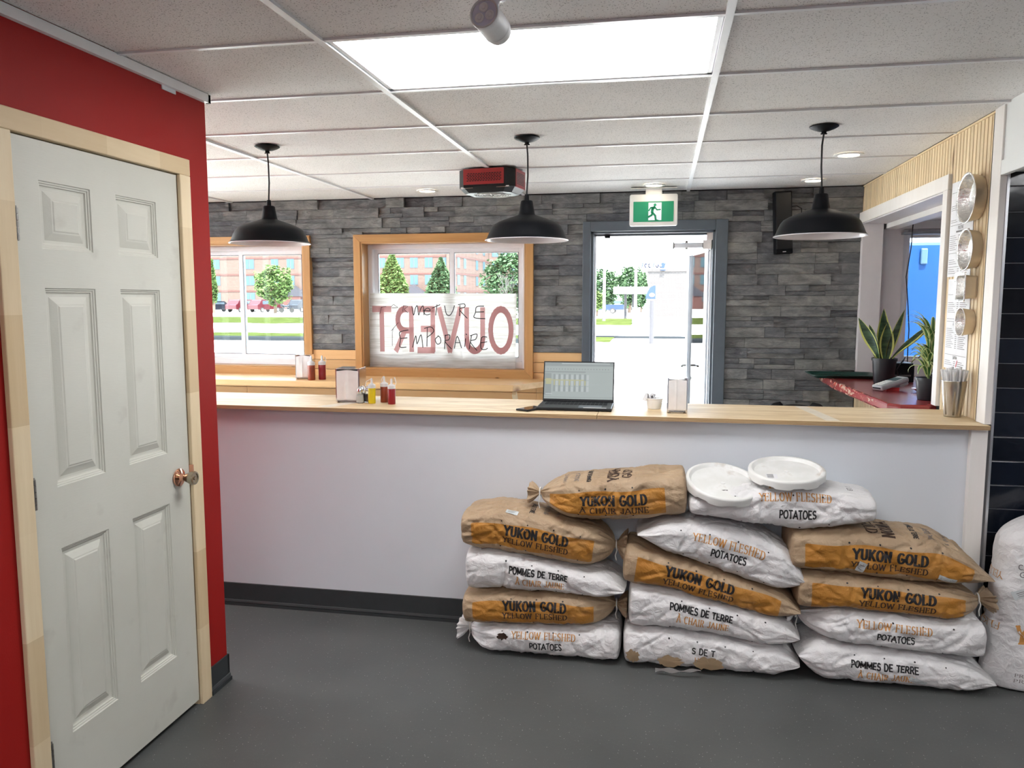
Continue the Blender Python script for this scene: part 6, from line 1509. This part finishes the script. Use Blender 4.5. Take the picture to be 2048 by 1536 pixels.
# white brick building, blue roof lettering, pylon sign, poles, shelter through the doorway
xa, xb = gx(1292, 75), gx(1388, 75); o = (xa, 75, -.06); t = tag(empty('brick_shop', o), 'sun bleached white brick building seen through the doorway', 'building')
b = MB(o); b.box(xa, xb + 6, 75, 85, -.06, 4.2); b.build('brick_wall', M['whitebrick'], t)
b = MB(o); b.box(xa - .1, xb + 6.1, 74.9, 85.1, 4.2, 4.4); b.build('roof_edge', M['whitebrick'], t)
b = MB(o); flat_text(b, [([(-1.1 + k * .34 + a, c) for a, c in (arc(0, 0, .11, .16, 40 * k, 40 * k + 230, 8) if k % 3 else [(-.05, -.2), (.06, .24)])], .10, False) for k in range(7)], (gx(1304, 75), 74.8, 4.75), (1, 0, 0), (0, 0, 1)); b.build('roof_marking', M['bluesign'], t)
b = MB(o); b.box(gx(1318, 75), gx(1324, 75), 74.7, 74.9, 4.5, 5.0); b.box(gx(1317, 75), gx(1326, 75), 74.7, 74.9, 4.30, 4.42); b.build('roof_sign', M['bluesign'], t)
x, Y = gx(1301, 30), 30; o = (x, Y, -.06); t = tag(empty('pylon_sign', o), 'blue quarter round sign on a tall grey post', 'sign')
b = MB(o); b.tube([(x, Y, -.06), (x, Y, 1.55)], .085, 12); b.build('post', M['pole'], t)
b = MB(o); P_ = [(x - .24, 1.62), (x + .12, 1.62), (x + .12, 2.12)] + [(x + .12 - .36 * math.sin(a * PI / 16), 2.12 - .50 * (1 - math.cos(a * PI / 16))) for a in range(1, 8)]; yprism(b, P_, Y - .04, Y + .04); sgn = b.build('sign_panel', M['bluesign'], t, fix=True)
b = MB(o); yprism(b, [(x - .06 + a, 1.74 + c) for a, c in arc(.05, .03, .10, .07, 0, 360, 14)[:-1]], Y - .06, Y - .041); b.build('white_emblem', M['paper'], sgn)
for px, Y, h, lbl in ((1206, 60, 5.6, 'pale utility pole left of the doorway trees'), (1268, 60, 6.2, 'pale utility pole left of the white building')):
    x = gx(px, Y); b = MB((x, Y, -.06)); b.tube([(x, Y, -.06), (x, Y, h)], [.14, .10], 10); b.tube([(x - .7, Y, h - .6), (x + .7, Y, h - .6)], .05, 6); tag(b.build('utility_pole', M['woodpole']), lbl, 'pole', 'utility poles')
x, Y = gx(1262, 70), 70; o = (x, Y, -.06); t = tag(empty('bus_shelter', o), 'low white roofed shelter between the poles', 'shelter')
b = MB(o); b.box(x - 1.6, x + 1.4, Y - 1, Y + 1, 2.1, 2.7); b.build('shelter_roof', M['paper'], t)
for sx in (-.6, .1):
    b = MB(o); b.tube([(x + sx, Y, -.06), (x + sx, Y, 2.1)], .12, 8); b.build('post', M['pole'], t)
x, Y = gx(1270, 55), 55; b = MB((x, Y, 0)); b.box(x - .28, x + .28, Y - .2, Y + .2, -.06, 1.0); b.box(x - .3, x + .3, Y - .22, Y + .22, 1.0, 1.06); tag(b.build('utility_cabinet', M['darkframe'], bevel=.02), 'small dark cabinet at the foot of the pole', 'cabinet')
# blue container beside the side window
o = (3.1, 9.2, 0); t = tag(empty('blue_trailer', o), 'bright blue trailer body filling the side window', 'trailer')
b = MB(o); b.box(2.0, 6.8, 8.2, 10.6, .4, 2.14); b.build('trailer_body', M['bluebox'], t, bevel=.03)
b = MB(o); b.box(2.415, 2.475, 8.17, 8.2, 1.93, 2.08); b.build('vent_cover', plain('pale blue vent', (.03, .07, .12), .5), t, bevel=.01)
for wx_ in (2.9, 5.4):
    b = MB(o); b.tube([(wx_, 8.25, .33), (wx_, 8.5, .33)], .38, 20); b.build('wheel', M['tyre'], t)
